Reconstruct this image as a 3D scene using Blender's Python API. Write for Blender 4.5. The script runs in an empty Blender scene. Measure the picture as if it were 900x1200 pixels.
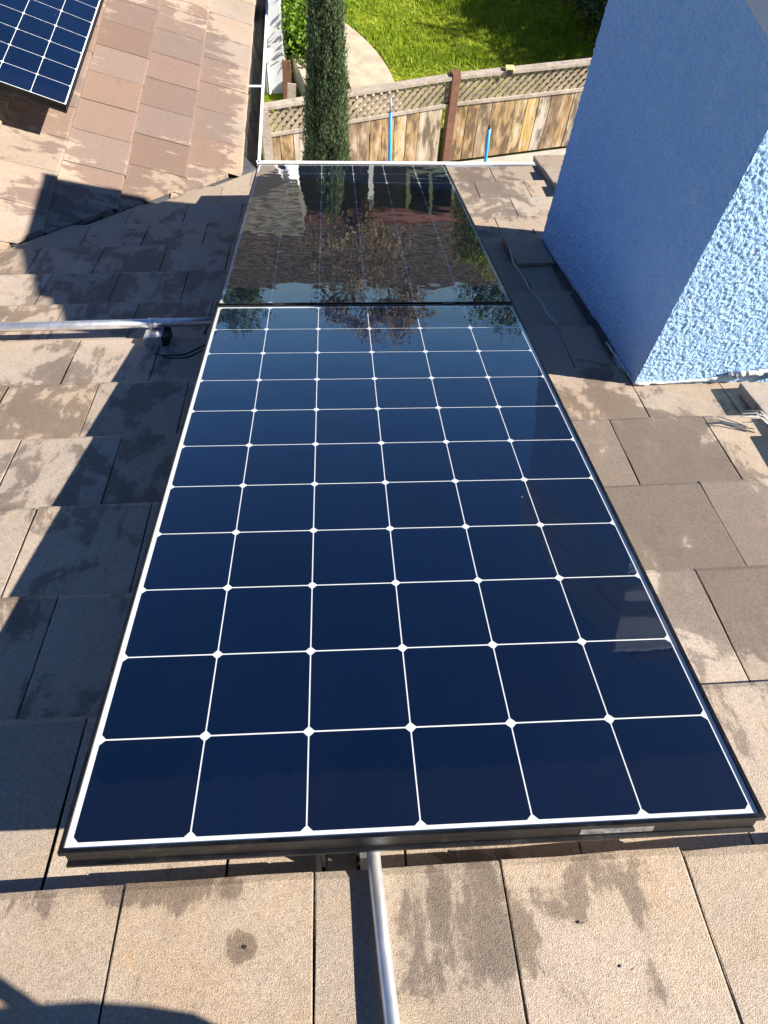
import bpy, bmesh, math, random
import numpy as np
from mathutils import Vector, Matrix, noise as mnoise

random.seed(7)
RNG = np.random.default_rng(7)
SC = bpy.context.scene
COL = SC.collection

# ------------------------------------------------------------------ camera, sky, sun, exposure
cam_data = bpy.data.cameras.new("camera")
cam_data.sensor_fit = 'VERTICAL'
cam_data.sensor_height = 24.0
cam_data.lens = 24.0 * 832.36 / 1200.0
cam_data.clip_start = 0.02
cam_data.clip_end = 3000
cam = bpy.data.objects.new("camera", cam_data)
COL.objects.link(cam)
cam.matrix_world = Matrix(((0.99792365, 0.02354422, -0.05995041, -0.10407),
                           (-0.0503419, 0.86572082, -0.49798912, -0.95938),
                           (0.04017555, 0.49997314, 0.86510854, 1.42241),
                           (0, 0, 0, 1)))
SC.camera = cam

SUN_TRAVEL = Vector((-1.65, 0.455, -1.238)).normalized()
to_sun = -SUN_TRAVEL
sun_el = math.asin(to_sun.z)
sun_az = math.atan2(to_sun.x, to_sun.y)          # clockwise from +Y

world = bpy.data.worlds.new("World")
SC.world = world
world.use_nodes = True
wn = world.node_tree.nodes
wl = world.node_tree.links
wn.clear()
w_out = wn.new("ShaderNodeOutputWorld")
w_bg = wn.new("ShaderNodeBackground")
w_sky = wn.new("ShaderNodeTexSky")
w_sky.sky_type = 'NISHITA'
w_sky.sun_disc = False
w_sky.sun_elevation = sun_el
w_sky.sun_rotation = sun_az
w_sky.air_density = 0.78
w_sky.dust_density = 0.12
w_sky.altitude = 500.0
w_sky.ozone_density = 10.0
w_bg.inputs["Strength"].default_value = 0.05
wl.new(w_sky.outputs[0], w_bg.inputs[0])
wl.new(w_bg.outputs[0], w_out.inputs[0])

sun_data = bpy.data.lights.new("sun", 'SUN')
sun_data.energy = 5.0
sun_data.angle = math.radians(0.53)
sun_data.color = (1.0, 0.92, 0.81)
sun = bpy.data.objects.new("sun", sun_data)
COL.objects.link(sun)
sun.rotation_euler = SUN_TRAVEL.to_track_quat('-Z', 'Y').to_euler()
sun.location = (8, -4, 12)

SC.view_settings.view_transform = 'Standard'
SC.view_settings.look = 'None'
SC.view_settings.gamma = 1.0
SC.view_settings.use_curve_mapping = False
SC.view_settings.exposure = 1.42
SC.render.engine = 'CYCLES'
SC.cycles.max_bounces = 8
SC.cycles.transparent_max_bounces = 12
SC.cycles.use_denoising = True

# ------------------------------------------------------------------ frames of reference
TAU = math.radians(20.5)
CT, ST = math.cos(TAU), math.sin(TAU)
# panel frame: u across, v down the slope (away from the camera), w normal
M_PANEL = Matrix(((1, 0, 0, 0), (0, CT, ST, 0), (0, -ST, CT, 0), (0, 0, 0, 1)))
_k = 0.0212
_l = math.sqrt(1 + _k * _k)
M_ROOF = M_PANEL @ Matrix(((1 / _l, 0, -_k / _l, 0), (0, 1, 0, 0), (_k / _l, 0, 1 / _l, -0.183), (0, 0, 0, 1)))
N_MAIN = (M_ROOF.to_3x3() @ Vector((0, 0, 1))).normalized()
P_MAIN = M_ROOF.translation.copy()
N_WING = Vector((0.361, 0, 0.932)).normalized()
A_WING = Vector((0.932, 0, -0.361)).normalized()      # down the wing's slope
P_WPANEL = Vector((-1.631, 2.985, -0.73))
P_WING = P_WPANEL - 0.25 * N_WING
WING_EAVE_X = -0.667
WING_EAVE_Z = P_WING.z - (WING_EAVE_X - P_WING.x) * N_WING.x / N_WING.z
M_WING = Matrix(((A_WING.x, 0, N_WING.x, WING_EAVE_X), (0, 1, 0, 0), (A_WING.z, 0, N_WING.z, WING_EAVE_Z), (0, 0, 0, 1)))
# (columns: a = down slope, b = +Y, n = normal)
GROUND_Z = -3.65

def R2W(u, v, w=0.0):
    return M_ROOF @ Vector((u, v, w))

# valley line of the two roof planes
_vd = N_MAIN.cross(N_WING).normalized()
if _vd.y < 0:
    _vd = -_vd
_A = np.array([list(N_MAIN), list(N_WING), list(_vd)])
_b = np.array([N_MAIN.dot(P_MAIN), N_WING.dot(P_WING), 0.0])
VAL_P = Vector(np.linalg.solve(_A, _b))
VAL_D = _vd
VAL_N = Vector((-VAL_D.y, VAL_D.x, 0)).normalized()     # horizontal, points to the wing side (-x,+y)

# ------------------------------------------------------------------ material helpers
class NT:
    def __init__(self, name):
        self.m = bpy.data.materials.new(name)
        self.m.use_nodes = True
        self.n = self.m.node_tree.nodes
        self.l = self.m.node_tree.links
        self.n.clear()
        self.out = self.n.new("ShaderNodeOutputMaterial")
    def node(self, t, **kw):
        nd = self.n.new(t)
        for k, v in kw.items():
            setattr(nd, k, v)
        return nd
    def link(self, a, b):
        self.l.new(a, b)
    def setin(self, nd, name, v):
        s = nd.inputs[name]
        if hasattr(v, "is_output") or isinstance(v, bpy.types.NodeSocket):
            self.l.new(v, s)
        else:
            if isinstance(v, tuple) and len(v) == 3 and s.type == 'RGBA':
                v = (*v, 1)
            s.default_value = v
    def math(self, op, a, b=0.0, clamp=False):
        nd = self.node("ShaderNodeMath", operation=op, use_clamp=clamp)
        self.setin(nd, 0, a)
        self.setin(nd, 1, b)
        return nd.outputs[0]
    def coord(self, kind="Object", obj=None):
        nd = self.node("ShaderNodeTexCoord")
        if obj is not None:
            nd.object = obj
        return nd.outputs[kind]
    def mapping(self, vec, scale=(1, 1, 1), loc=(0, 0, 0), rot=(0, 0, 0)):
        nd = self.node("ShaderNodeMapping")
        self.link(vec, nd.inputs["Vector"])
        nd.inputs["Scale"].default_value = scale
        nd.inputs["Location"].default_value = loc
        nd.inputs["Rotation"].default_value = rot
        return nd.outputs[0]
    def noise(self, vec, scale=5.0, detail=2.0, rough=0.5, dist=0.0, fac=True):
        nd = self.node("ShaderNodeTexNoise")
        self.link(vec, nd.inputs["Vector"])
        nd.inputs["Scale"].default_value = scale
        nd.inputs["Detail"].default_value = detail
        nd.inputs["Roughness"].default_value = rough
        nd.inputs["Distortion"].default_value = dist
        return nd.outputs["Fac"] if fac else nd.outputs["Color"]
    def voro(self, vec, scale=5.0, feature='F1'):
        nd = self.node("ShaderNodeTexVoronoi", feature=feature)
        self.link(vec, nd.inputs["Vector"])
        nd.inputs["Scale"].default_value = scale
        return nd.outputs["Distance"]
    def ramp(self, fac, stops, interp='LINEAR'):
        nd = self.node("ShaderNodeValToRGB")
        cr = nd.color_ramp
        cr.interpolation = interp
        while len(cr.elements) < len(stops):
            cr.elements.new(0.5)
        for e, (p, c) in zip(cr.elements, stops):
            e.position = p
            e.color = c if len(c) == 4 else (*c, 1)
        self.link(fac, nd.inputs[0])
        return nd.outputs[0]
    def smooth(self, v, lo, hi):
        nd = self.node("ShaderNodeMapRange", interpolation_type='SMOOTHSTEP')
        self.setin(nd, "Value", v)
        nd.inputs["From Min"].default_value = lo
        nd.inputs["From Max"].default_value = hi
        return nd.outputs[0]
    def mix(self, fac, a, b, mode='MIX'):
        nd = self.node("ShaderNodeMix", data_type='RGBA', blend_type=mode)
        self.setin(nd, 0, fac)
        for idx, v in ((6, a), (7, b)):
            s = nd.inputs[idx]
            if isinstance(v, tuple):
                s.default_value = v if len(v) == 4 else (*v, 1)
            else:
                self.link(v, s)
        return nd.outputs[2]
    def bump(self, height, strength=0.3, dist=0.01, normal=None):
        nd = self.node("ShaderNodeBump")
        nd.inputs["Strength"].default_value = strength
        nd.inputs["Distance"].default_value = dist
        self.link(height, nd.inputs["Height"])
        if normal is not None:
            self.link(normal, nd.inputs["Normal"])
        return nd.outputs[0]
    def principled(self, color, rough=0.6, metal=0.0, normal=None, spec=0.5, **kw):
        nd = self.node("ShaderNodeBsdfPrincipled")
        self.setin(nd, "Base Color", color)
        self.setin(nd, "Roughness", rough)
        self.setin(nd, "Metallic", metal)
        self.setin(nd, "Specular IOR Level", spec)
        if normal is not None:
            self.link(normal, nd.inputs["Normal"])
        for k, v in kw.items():
            self.setin(nd, k.replace("_", " "), v)
        return nd.outputs[0]
    def done(self, shader):
        self.link(shader, self.out.inputs["Surface"])
        return self.m
    def rand(self):
        return self.node("ShaderNodeObjectInfo").outputs["Random"]

def simple(name, color, rough=0.6, metal=0.0, var=0.15, nscale=20.0, bump=0.0, bscale=80.0, spec=0.5):
    t = NT(name)
    co = t.coord("Object")
    nz = t.noise(co, nscale, 4.0, 0.6)
    c1 = tuple(max(0, c * (1 - var)) for c in color)
    c2 = tuple(min(1, c * (1 + var)) for c in color)
    col = t.ramp(nz, [(0.3, c1), (0.7, c2)])
    nrm = None
    if bump > 0:
        nrm = t.bump(t.noise(co, bscale, 3.0, 0.6), bump, 0.01)
    return t.done(t.principled(col, rough, metal, nrm, spec))

# ------------------------------------------------------------------ mesh helpers
def link(o, parent=None, matrix=None):
    COL.objects.link(o)
    if parent is not None:
        o.parent = parent
    if matrix is not None:
        o.matrix_basis = matrix
    return o

def tag(o, label=None, cat=None, group=None, kind=None):
    if label:
        o["label"] = label
    if cat:
        o["category"] = cat
    if group:
        o["group"] = group
    if kind:
        o["kind"] = kind
    return o

def empty(name, matrix=None, parent=None):
    o = bpy.data.objects.new(name, None)
    o.empty_display_size = 0.1
    return link(o, parent, matrix)

class MB:
    def __init__(self):
        self.v = []
        self.f = []
        self.smooth = False
    def add(self, verts, faces):
        b = len(self.v)
        self.v += [tuple(p) for p in verts]
        self.f += [tuple(b + i for i in q) for q in faces]
        return self
    def box(self, x0, x1, y0, y1, z0, z1):
        return self.add([(x0, y0, z0), (x1, y0, z0), (x1, y1, z0), (x0, y1, z0), (x0, y0, z1), (x1, y0, z1), (x1, y1, z1), (x0, y1, z1)],
                        [(0, 3, 2, 1), (4, 5, 6, 7), (0, 1, 5, 4), (1, 2, 6, 5), (2, 3, 7, 6), (3, 0, 4, 7)])
    def bar(self, p0, p1, wx, wz, up=(0, 0, 1)):
        p0, p1 = Vector(p0), Vector(p1)
        d = (p1 - p0).normalized()
        s = d.cross(Vector(up))
        if s.length < 1e-5:
            s = d.cross(Vector((1, 0, 0)))
        s.normalize()
        t = s.cross(d)
        vs = []
        for p in (p0, p1):
            for a, b in ((-1, -1), (1, -1), (1, 1), (-1, 1)):
                vs.append(p + s * a * wx / 2 + t * b * wz / 2)
        return self.add(vs, [(0, 3, 2, 1), (4, 5, 6, 7), (0, 1, 5, 4), (1, 2, 6, 5), (2, 3, 7, 6), (3, 0, 4, 7)])
    def tube(self, pts, r, n=10, cap=True):
        pts = [Vector(p) for p in pts]
        rs = r if isinstance(r, (list, tuple)) else [r] * len(pts)
        b = len(self.v)
        prev = None
        for i, p in enumerate(pts):
            d = (pts[min(i + 1, len(pts) - 1)] - pts[max(i - 1, 0)]).normalized()
            if prev is None:
                s = d.cross(Vector((0, 0, 1)))
                if s.length < 1e-3:
                    s = d.cross(Vector((1, 0, 0)))
            else:
                s = prev - d * prev.dot(d)
            s.normalize()
            prev = s
            t = d.cross(s)
            for k in range(n):
                a = 2 * math.pi * k / n
                self.v.append(tuple(p + (s * math.cos(a) + t * math.sin(a)) * rs[i]))
        for i in range(len(pts) - 1):
            for k in range(n):
                k2 = (k + 1) % n
                self.f.append((b + i * n + k, b + (i + 1) * n + k, b + (i + 1) * n + k2, b + i * n + k2))
        if cap:
            self.f.append(tuple(b + k for k in range(n)))
            e = b + (len(pts) - 1) * n
            self.f.append(tuple(e + k for k in reversed(range(n))))
        return self
    def mesh(self, name, mat=None, smooth=False, bevel=0.0):
        me = bpy.data.meshes.new(name)
        me.from_pydata(self.v, [], self.f)
        if bevel > 0:
            bm = bmesh.new()
            bm.from_mesh(me)
            bmesh.ops.recalc_face_normals(bm, faces=bm.faces)
            bmesh.ops.bevel(bm, geom=[e for e in bm.edges if len(e.link_faces) == 2 and e.calc_face_angle(0) > 0.6], offset=bevel, segments=2, affect='EDGES', profile=0.6)
            bm.to_mesh(me)
            bm.free()
        else:
            bm = bmesh.new()
            bm.from_mesh(me)
            bmesh.ops.recalc_face_normals(bm, faces=bm.faces)
            bm.to_mesh(me)
            bm.free()
        if smooth:
            me.polygons.foreach_set("use_smooth", [True] * len(me.polygons))
        if mat:
            me.materials.append(mat)
        me.update()
        return me
    def build(self, name, mat, parent=None, matrix=None, smooth=False, bevel=0.0):
        return link(bpy.data.objects.new(name, self.mesh(name, mat, smooth, bevel)), parent, matrix)

def arr_mesh(name, V, F, mat, smooth=False):
    """V (n,3) array, F (m,k) int array of faces with k corners"""
    V = np.asarray(V, np.float32)
    F = np.asarray(F, np.int32)
    me = bpy.data.meshes.new(name)
    me.vertices.add(len(V))
    me.vertices.foreach_set("co", V.ravel())
    k = F.shape[1]
    me.loops.add(F.size)
    me.loops.foreach_set("vertex_index", F.ravel())
    me.polygons.add(len(F))
    me.polygons.foreach_set("loop_start", np.arange(0, F.size, k, dtype=np.int32))
    me.polygons.foreach_set("loop_total", np.full(len(F), k, np.int32))
    if smooth:
        me.polygons.foreach_set("use_smooth", np.ones(len(F), bool))
    me.update(calc_edges=True)
    me.materials.append(mat)
    return me

def leaf_quads(centers, size_l, size_w, dirs=None, jitter=1.0):
    """diamond leaves at the centers: folded quads of a random or given direction"""
    n = len(centers)
    d = RNG.normal(size=(n, 3))
    d /= np.linalg.norm(d, axis=1)[:, None]
    if dirs is not None:
        d = dirs + d * jitter
        d /= np.linalg.norm(d, axis=1)[:, None]
    s = np.cross(d, RNG.normal(size=(n, 3)))
    s /= np.linalg.norm(s, axis=1)[:, None] + 1e-9
    L = (size_l * RNG.uniform(0.6, 1.3, n))[:, None]
    Wd = (size_w * RNG.uniform(0.6, 1.3, n))[:, None]
    a = centers - d * L / 2
    b = centers + s * Wd / 2
    c = centers + d * L / 2
    e = centers - s * Wd / 2
    V = np.stack([a, b, c, e], 1).reshape(-1, 3)
    F = np.arange(4 * n).reshape(n, 4)
    return V, F

# ------------------------------------------------------------------ materials
main_frame = empty("main_roof_frame", M_ROOF)
main_frame["kind"] = "helper"
wing_frame = empty("wing_roof_frame", M_WING)
wing_frame["kind"] = "helper"

def tile_material(name, frame, blobs, scale, lo, hi, streak, dry, dry2, damp, soft=0.10, bias=0.0):
    """weathered concrete tile: pale dry concrete and darker damp, lichen-grey areas whose ragged outlines run on from tile to tile"""
    t = NT(name)
    co = t.coord("Object", frame)
    own = t.coord("Object")
    rnd = t.rand()
    rnd2 = t.math('FRACT', t.math('MULTIPLY', rnd, 7.3))
    grain = t.noise(own, 520.0, 1.0, 0.6)
    grain2 = t.noise(own, 120.0, 3.0, 0.7)
    big = t.noise(co, 3.1, 5.0, 0.65)
    sep = t.node("ShaderNodeSeparateXYZ")
    t.link(co, sep.inputs[0])
    # areas that stayed damp: broad blobs broken up by noise stretched down the slope
    edge = t.noise(t.mapping(co, streak), scale, 6.0, 0.64, 0.5)
    fine = t.noise(t.mapping(co, (streak[0] * 2.2, streak[1] * 0.7, 1)), scale * 2.3, 4.0, 0.65)
    mask = None
    for (bu, bv, ru, rv, amt) in blobs:
        du = t.math('DIVIDE', t.math('SUBTRACT', sep.outputs[0], bu), ru)
        dv = t.math('DIVIDE', t.math('SUBTRACT', sep.outputs[1], bv), rv)
        d2 = t.math('ADD', t.math('MULTIPLY', du, du), t.math('MULTIPLY', dv, dv))
        bb = t.math('MULTIPLY', t.math('SUBTRACT', 1.0, d2, True), amt)
        mask = bb if mask is None else t.math('MAXIMUM', mask, bb)
    tot = t.math('ADD', t.math('ADD', t.math('MULTIPLY', edge, 0.75), t.math('MULTIPLY', fine, 0.25)), mask)
    tot = t.math('ADD', tot, t.math('MULTIPLY', t.math('SUBTRACT', rnd2, 0.5), 0.06))
    crisp = t.smooth(tot, lo, hi)
    broad = t.smooth(tot, lo - soft, hi + soft)
    wet = t.math('ADD', t.math('MULTIPLY', crisp, 0.60), t.math('MULTIPLY', broad, 0.40))
    base = t.mix(t.smooth(big, 0.35, 0.68), dry, dry2)
    # pale lime bloom and golden lichen patches
    bloom = t.noise(co, 11.0, 5.0, 0.7, 0.4)
    base = t.mix(t.math('MULTIPLY', t.smooth(bloom, 0.54, 0.70), 0.45), base, (dry2[0] * 1.15, dry2[1] * 1.02, dry2[2] * 0.82))
    base = t.mix(wet, base, damp)
    base = t.mix(t.math('MULTIPLY', t.smooth(bloom, 0.45, 0.30), 0.35), base, t.mix(1.0, base, (0.70, 0.70, 0.72), 'MULTIPLY'))
    hs = t.node("ShaderNodeHueSaturation")
    t.link(base, hs.inputs["Color"])
    t.link(t.math('ADD', 0.86, t.math('MULTIPLY', rnd, 0.28)), hs.inputs["Value"])
    t.link(t.math('ADD', 0.85, t.math('MULTIPLY', rnd2, 0.30)), hs.inputs["Saturation"])
    base = hs.outputs[0]
    g = t.ramp(grain, [(0.26, (0.60, 0.585, 0.57)), (0.48, (1, 1, 1)), (0.72, (1.30, 1.29, 1.26))])
    base = t.mix(1.0, base, g, 'MULTIPLY')
    g2 = t.ramp(grain2, [(0.3, (0.78, 0.77, 0.76)), (0.6, (1.08, 1.08, 1.08))])
    base = t.mix(0.75, base, g2, 'MULTIPLY')
    spots = t.math('MULTIPLY', t.smooth(t.voro(co, 8.0), 0.05, 0.025), t.smooth(big, 0.5, 0.56))
    base = t.mix(t.math('MULTIPLY', spots, 0.5), base, (0.05, 0.042, 0.035))
    h = t.math('ADD', t.math('ADD', grain, t.math('MULTIPLY', grain2, 0.4)), t.math('MULTIPLY', t.noise(own, 18.0, 3.0, 0.6), 1.2))
    nrm = t.bump(h, 0.42, 0.003)
    return t.done(t.principled(base, 0.62, 0.0, nrm, 0.42))

MAT = {}
MAT["tile_main"] = tile_material("concrete_tile_main", main_frame,
    [(0.78, 0.05, 0.36, 0.85, 0.28), (0.06, -0.98, 0.13, 0.15, 0.22), (0.30, -0.93, 0.16, 0.09, 0.17), (-0.45, -0.90, 0.40, 0.04, 0.12),
     (-1.1, 0.5, 1.1, 1.3, 0.13), (-1.0, 1.7, 1.2, 0.9, 0.13), (0.80, 2.9, 0.30, 0.9, 0.20), (-0.27, -0.985, 0.03, 0.03, 0.16)],
    5.2, 0.60, 0.64, (1.15, 0.95, 1), (0.385, 0.320, 0.262), (0.375, 0.297, 0.222), (0.176, 0.138, 0.108), soft=0.09)
MAT["tile_wing"] = tile_material("concrete_tile_wing", wing_frame,
    [(-0.38, 3.7, 0.40, 1.25, 0.30), (-0.72, 3.65, 0.42, 1.45, 0.36), (-1.08, 3.7, 0.36, 1.2, 0.30), (-0.95, 2.35, 0.32, 0.25, 0.22)],
    5.0, 0.60, 0.625, (0.7, 2.2, 1), (0.305, 0.246, 0.194), (0.285, 0.220, 0.165), (0.182, 0.130, 0.105), soft=0.05)
MAT["deck"] = simple("black_underlay", (0.018, 0.017, 0.016), 0.95)

def mat_cell():
    t = NT("solar_cell_blue")
    rnd = t.rand()
    co = t.coord("Object")
    fine = t.node("ShaderNodeTexWave", wave_type='BANDS', bands_direction='X')
    t.link(co, fine.inputs[0])
    fine.inputs["Scale"].default_value = 160.0
    base = t.mix(rnd, (0.0, 0.0048, 0.023), (0.0001, 0.0066, 0.033))
    base = t.mix(t.math('MULTIPLY', fine.outputs["Fac"], 0.25), base, (0.0002, 0.005, 0.018))
    return t.done(t.principled(base, 0.45, 0.0, None, 0.2))
MAT["cell"] = mat_cell()
MAT["backsheet"] = simple("white_backsheet", (0.80, 0.81, 0.82), 0.6, var=0.02)

def mat_glass():
    t = NT("panel_glass")
    co = t.coord("Object")
    wav = t.noise(co, 5.0, 2.0, 0.5)
    wav2 = t.noise(co, 34.0, 2.0, 0.5)
    h = t.math('ADD', wav, t.math('MULTIPLY', wav2, 0.05))
    nrm = t.bump(h, 0.05, 0.02)
    # Schlick reflectance, the same from either side of the pane
    lw = t.node("ShaderNodeLayerWeight")
    lw.inputs["Blend"].default_value = 0.5
    t.link(nrm, lw.inputs["Normal"])
    refl = t.math('ADD', 0.026, t.math('MULTIPLY', t.math('POWER', lw.outputs["Facing"], 2.8), 0.95))
    tr = t.node("ShaderNodeBsdfTransparent")
    tr.inputs[0].default_value = (0.97, 0.98, 0.98, 1)
    gl = t.node("ShaderNodeBsdfGlossy")
    gl.inputs["Roughness"].default_value = 0.012
    gl.inputs["Color"].default_value = (1, 1, 1, 1)
    t.link(nrm, gl.inputs["Normal"])
    mx = t.node("ShaderNodeMixShader")
    t.link(refl, mx.inputs[0])
    t.link(tr.outputs[0], mx.inputs[1])
    t.link(gl.outputs[0], mx.inputs[2])
    # thin dust film, settled towards the lower edge with a ragged tide line
    sep = t.node("ShaderNodeSeparateXYZ")
    t.link(co, sep.inputs[0])
    rag = t.noise(t.mapping(co, (30, 6, 1)), 1.0, 3.0, 0.6)
    tide = t.smooth(t.math('ADD', t.math('MULTIPLY', sep.outputs[1], -1.0), t.math('MULTIPLY', rag, 0.045)), 0.832, 0.838)
    film = t.math('ADD', t.math('MULTIPLY', t.smooth(t.noise(t.mapping(co, (1.6, 0.7, 1)), 5.0, 6.0, 0.72, 0.8), 0.4, 0.75), 0.0015), t.math('MULTIPLY', tide, 0.003))
    specks = t.math('MULTIPLY', t.smooth(t.voro(co, 14.0), 0.035, 0.02), t.smooth(t.noise(co, 3.3, 1.0), 0.54, 0.60))
    film = t.math('ADD', film, t.math('MULTIPLY', specks, 0.35))
    df = t.node("ShaderNodeBsdfDiffuse")
    df.inputs[0].default_value = (0.55, 0.54, 0.52, 1)
    m2 = t.node("ShaderNodeMixShader")
    t.link(film, m2.inputs[0])
    t.link(mx.outputs[0], m2.inputs[1])
    t.link(df.outputs[0], m2.inputs[2])
    return t.done(m2.outputs[0])
MAT["glass"] = mat_glass()

def mat_frame():
    t = NT("black_anodised_frame")
    co = t.coord("Object")
    n1 = t.noise(t.mapping(co, (3, 3, 40)), 4.0, 4.0, 0.7)
    col = t.ramp(n1, [(0.35, (0.010, 0.011, 0.013)), (0.7, (0.035, 0.036, 0.038))])
    dust = t.smooth(t.noise(co, 30.0, 4.0, 0.7), 0.52, 0.7)
    col = t.mix(t.math('MULTIPLY', dust, 0.35), col, (0.10, 0.095, 0.085))
    return t.done(t.principled(col, 0.36, 0.7, None, 0.5))
MAT["frame"] = mat_frame()

def mat_galv(name, c1, c2, rough=0.32):
    t = NT(name)
    co = t.coord("Object")
    v = t.noise(t.mapping(co, (1, 0.35, 1)), 55.0, 3.0, 0.6)
    col = t.ramp(v, [(0.3, c1), (0.7, c2)])
    rr = t.math('ADD', rough, t.math('MULTIPLY', t.noise(co, 20.0, 3.0, 0.6), 0.22))
    return t.done(t.principled(col, rr, 0.9, t.bump(v, 0.08, 0.003)))
MAT["galv"] = mat_galv("galvanised_steel", (0.66, 0.68, 0.70), (0.85, 0.87, 0.89))
MAT["alu"] = mat_galv("mill_aluminium", (0.55, 0.55, 0.55), (0.72, 0.72, 0.72), 0.25)
MAT["dark_metal"] = simple("dark_bracket_metal", (0.03, 0.03, 0.032), 0.5, 0.5)
MAT["cable"] = simple("black_cable", (0.012, 0.012, 0.013), 0.5)
MAT["white_cable"] = simple("white_sealant", (0.62, 0.62, 0.60), 0.7, bump=0.5, bscale=60)

def mat_stucco():
    t = NT("blue_stucco")
    co = t.coord("Object")
    n1 = t.noise(co, 9.0, 4.0, 0.6)
    n2 = t.noise(co, 105.0, 2.0, 0.6, 0.4)
    col = t.ramp(n1, [(0.3, (0.37, 0.60, 0.92)), (0.7, (0.43, 0.655, 0.95))])
    pit_shade = t.smooth(n2, 0.44, 0.34)
    col = t.mix(t.math('MULTIPLY', pit_shade, 0.2), col, (0.16, 0.32, 0.62))  # recess shade painted into the stucco colour where the bump dips
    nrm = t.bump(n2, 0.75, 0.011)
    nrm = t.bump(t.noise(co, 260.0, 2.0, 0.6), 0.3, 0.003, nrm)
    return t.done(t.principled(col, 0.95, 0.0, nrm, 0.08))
MAT["stucco"] = mat_stucco()
MAT["cap"] = simple("pale_chimney_cap", (0.52, 0.58, 0.68), 0.7, var=0.06, bump=0.2)
MAT["gutter"] = simple("white_gutter_paint", (0.70, 0.71, 0.72), 0.45, var=0.08, nscale=8)
MAT["debris"] = simple("gutter_leaf_litter", (0.022, 0.019, 0.015), 0.95, var=0.7, nscale=60, bump=0.8)
MAT["flash"] = simple("valley_flashing_metal", (0.10, 0.105, 0.115), 0.5, 0.5, var=0.4)
MAT["house_wall"] = simple("house_stucco", (0.42, 0.45, 0.50), 0.85, bump=0.5)
MAT["white_wall"] = simple("white_painted_wall", (0.74, 0.75, 0.77), 0.7, var=0.05, nscale=6, bump=0.3)
MAT["soffit"] = simple("soffit_paint", (0.50, 0.50, 0.50), 0.7)

def mat_board():
    t = NT("weathered_fence_board")
    co = t.coord("Object")
    rnd = t.rand()
    ramp = t.ramp(rnd, [(0.0, (0.30, 0.225, 0.145)), (0.18, (0.40, 0.335, 0.25)), (0.36, (0.36, 0.245, 0.125)), (0.52, (0.43, 0.375, 0.30)), (0.68, (0.46, 0.32, 0.125)), (0.82, (0.27, 0.19, 0.12)), (0.93, (0.45, 0.35, 0.19))], 'CONSTANT')
    off = t.node("ShaderNodeVectorMath", operation='ADD')
    cmb = t.node("ShaderNodeCombineXYZ")
    t.link(t.math('MULTIPLY', rnd, 37.0), cmb.inputs[0])
    t.link(co, off.inputs[0])
    t.link(cmb.outputs[0], off.inputs[1])
    grain = t.noise(t.mapping(off.outputs[0], (55, 55, 3.0)), 1.0, 4.0, 0.65, 0.3)
    patch = t.noise(t.mapping(off.outputs[0], (10, 10, 3.5)), 1.0, 3.0, 0.6)
    col = t.mix(1.0, ramp, t.ramp(grain, [(0.25, (0.45, 0.42, 0.40)), (0.6, (1.1, 1.1, 1.1))]), 'MULTIPLY')
    col = t.mix(t.math('MULTIPLY', t.smooth(patch, 0.47, 0.62), 0.85), col, (0.10, 0.072, 0.05))
    col = t.mix(t.math('MULTIPLY', t.smooth(patch, 0.44, 0.34), 0.5), col, (0.50, 0.46, 0.41))
    return t.done(t.principled(col, 0.85, 0.0, t.bump(grain, 0.5, 0.004), 0.2))
MAT["board"] = mat_board()
MAT["rail_wood"] = simple("weathered_rail_wood", (0.31, 0.265, 0.22), 0.85, var=0.3, nscale=12, bump=0.5)
MAT["lattice"] = simple("lattice_wood", (0.27, 0.215, 0.155), 0.85, var=0.35, nscale=6, bump=0.4)
MAT["post"] = simple("red_brown_post", (0.15, 0.07, 0.042), 0.7, var=0.3, nscale=14, bump=0.4)
MAT["blue"] = simple("blue_plastic", (0.02, 0.28, 0.72), 0.35, var=0.1)
MAT["grey_tip"] = simple("grey_pole_tip", (0.30, 0.32, 0.34), 0.5)
MAT["yellow"] = simple("cream_plastic", (0.75, 0.62, 0.25), 0.5)
MAT["concrete"] = simple("pale_concrete", (0.40, 0.345, 0.265), 0.9, var=0.22, nscale=5, bump=0.4)
MAT["yard"] = simple("yard_paving", (0.36, 0.33, 0.29), 0.9, var=0.25, nscale=3, bump=0.4)
MAT["bag"] = simple("dark_canvas", (0.05, 0.05, 0.055), 0.85, bump=0.4, bscale=200)
MAT["bark"] = simple("bark", (0.10, 0.075, 0.055), 0.95, var=0.4, nscale=25, bump=0.8)
MAT["dry"] = simple("dry_pale_fibre", (0.45, 0.43, 0.40), 0.8)

def leaf_mat(name, c1, c2, c3, trans=0.3, scale=3.0):
    t = NT(name)
    co = t.coord("Object")
    n = t.noise(co, scale, 3.0, 0.7)
    n2 = t.noise(co, scale * 14, 1.0, 0.5)
    col = t.ramp(n2, [(0.25, c1), (0.5, c2), (0.75, c3)])
    col = t.mix(t.math('MULTIPLY', t.smooth(n, 0.45, 0.65), 0.55), col, c1)
    pr = t.principled(col, 0.55, 0.0, None, 0.3)
    tl = t.node("ShaderNodeBsdfTranslucent")
    t.link(col, tl.inputs[0])
    mx = t.node("ShaderNodeMixShader")
    mx.inputs[0].default_value = trans
    t.link(pr, mx.inputs[1])
    t.link(tl.outputs[0], mx.inputs[2])
    return t.done(mx.outputs[0])
MAT["cypress"] = leaf_mat("cypress_foliage", (0.050, 0.085, 0.036), (0.10, 0.145, 0.066), (0.17, 0.21, 0.11), 0.12)
MAT["shrub"] = leaf_mat("bright_shrub_leaves", (0.06, 0.13, 0.015), (0.14, 0.25, 0.02), (0.22, 0.34, 0.04), 0.4)
MAT["dark_shrub"] = leaf_mat("dark_shrub_leaves", (0.015, 0.035, 0.012), (0.03, 0.06, 0.02), (0.10, 0.14, 0.07), 0.2)
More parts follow.
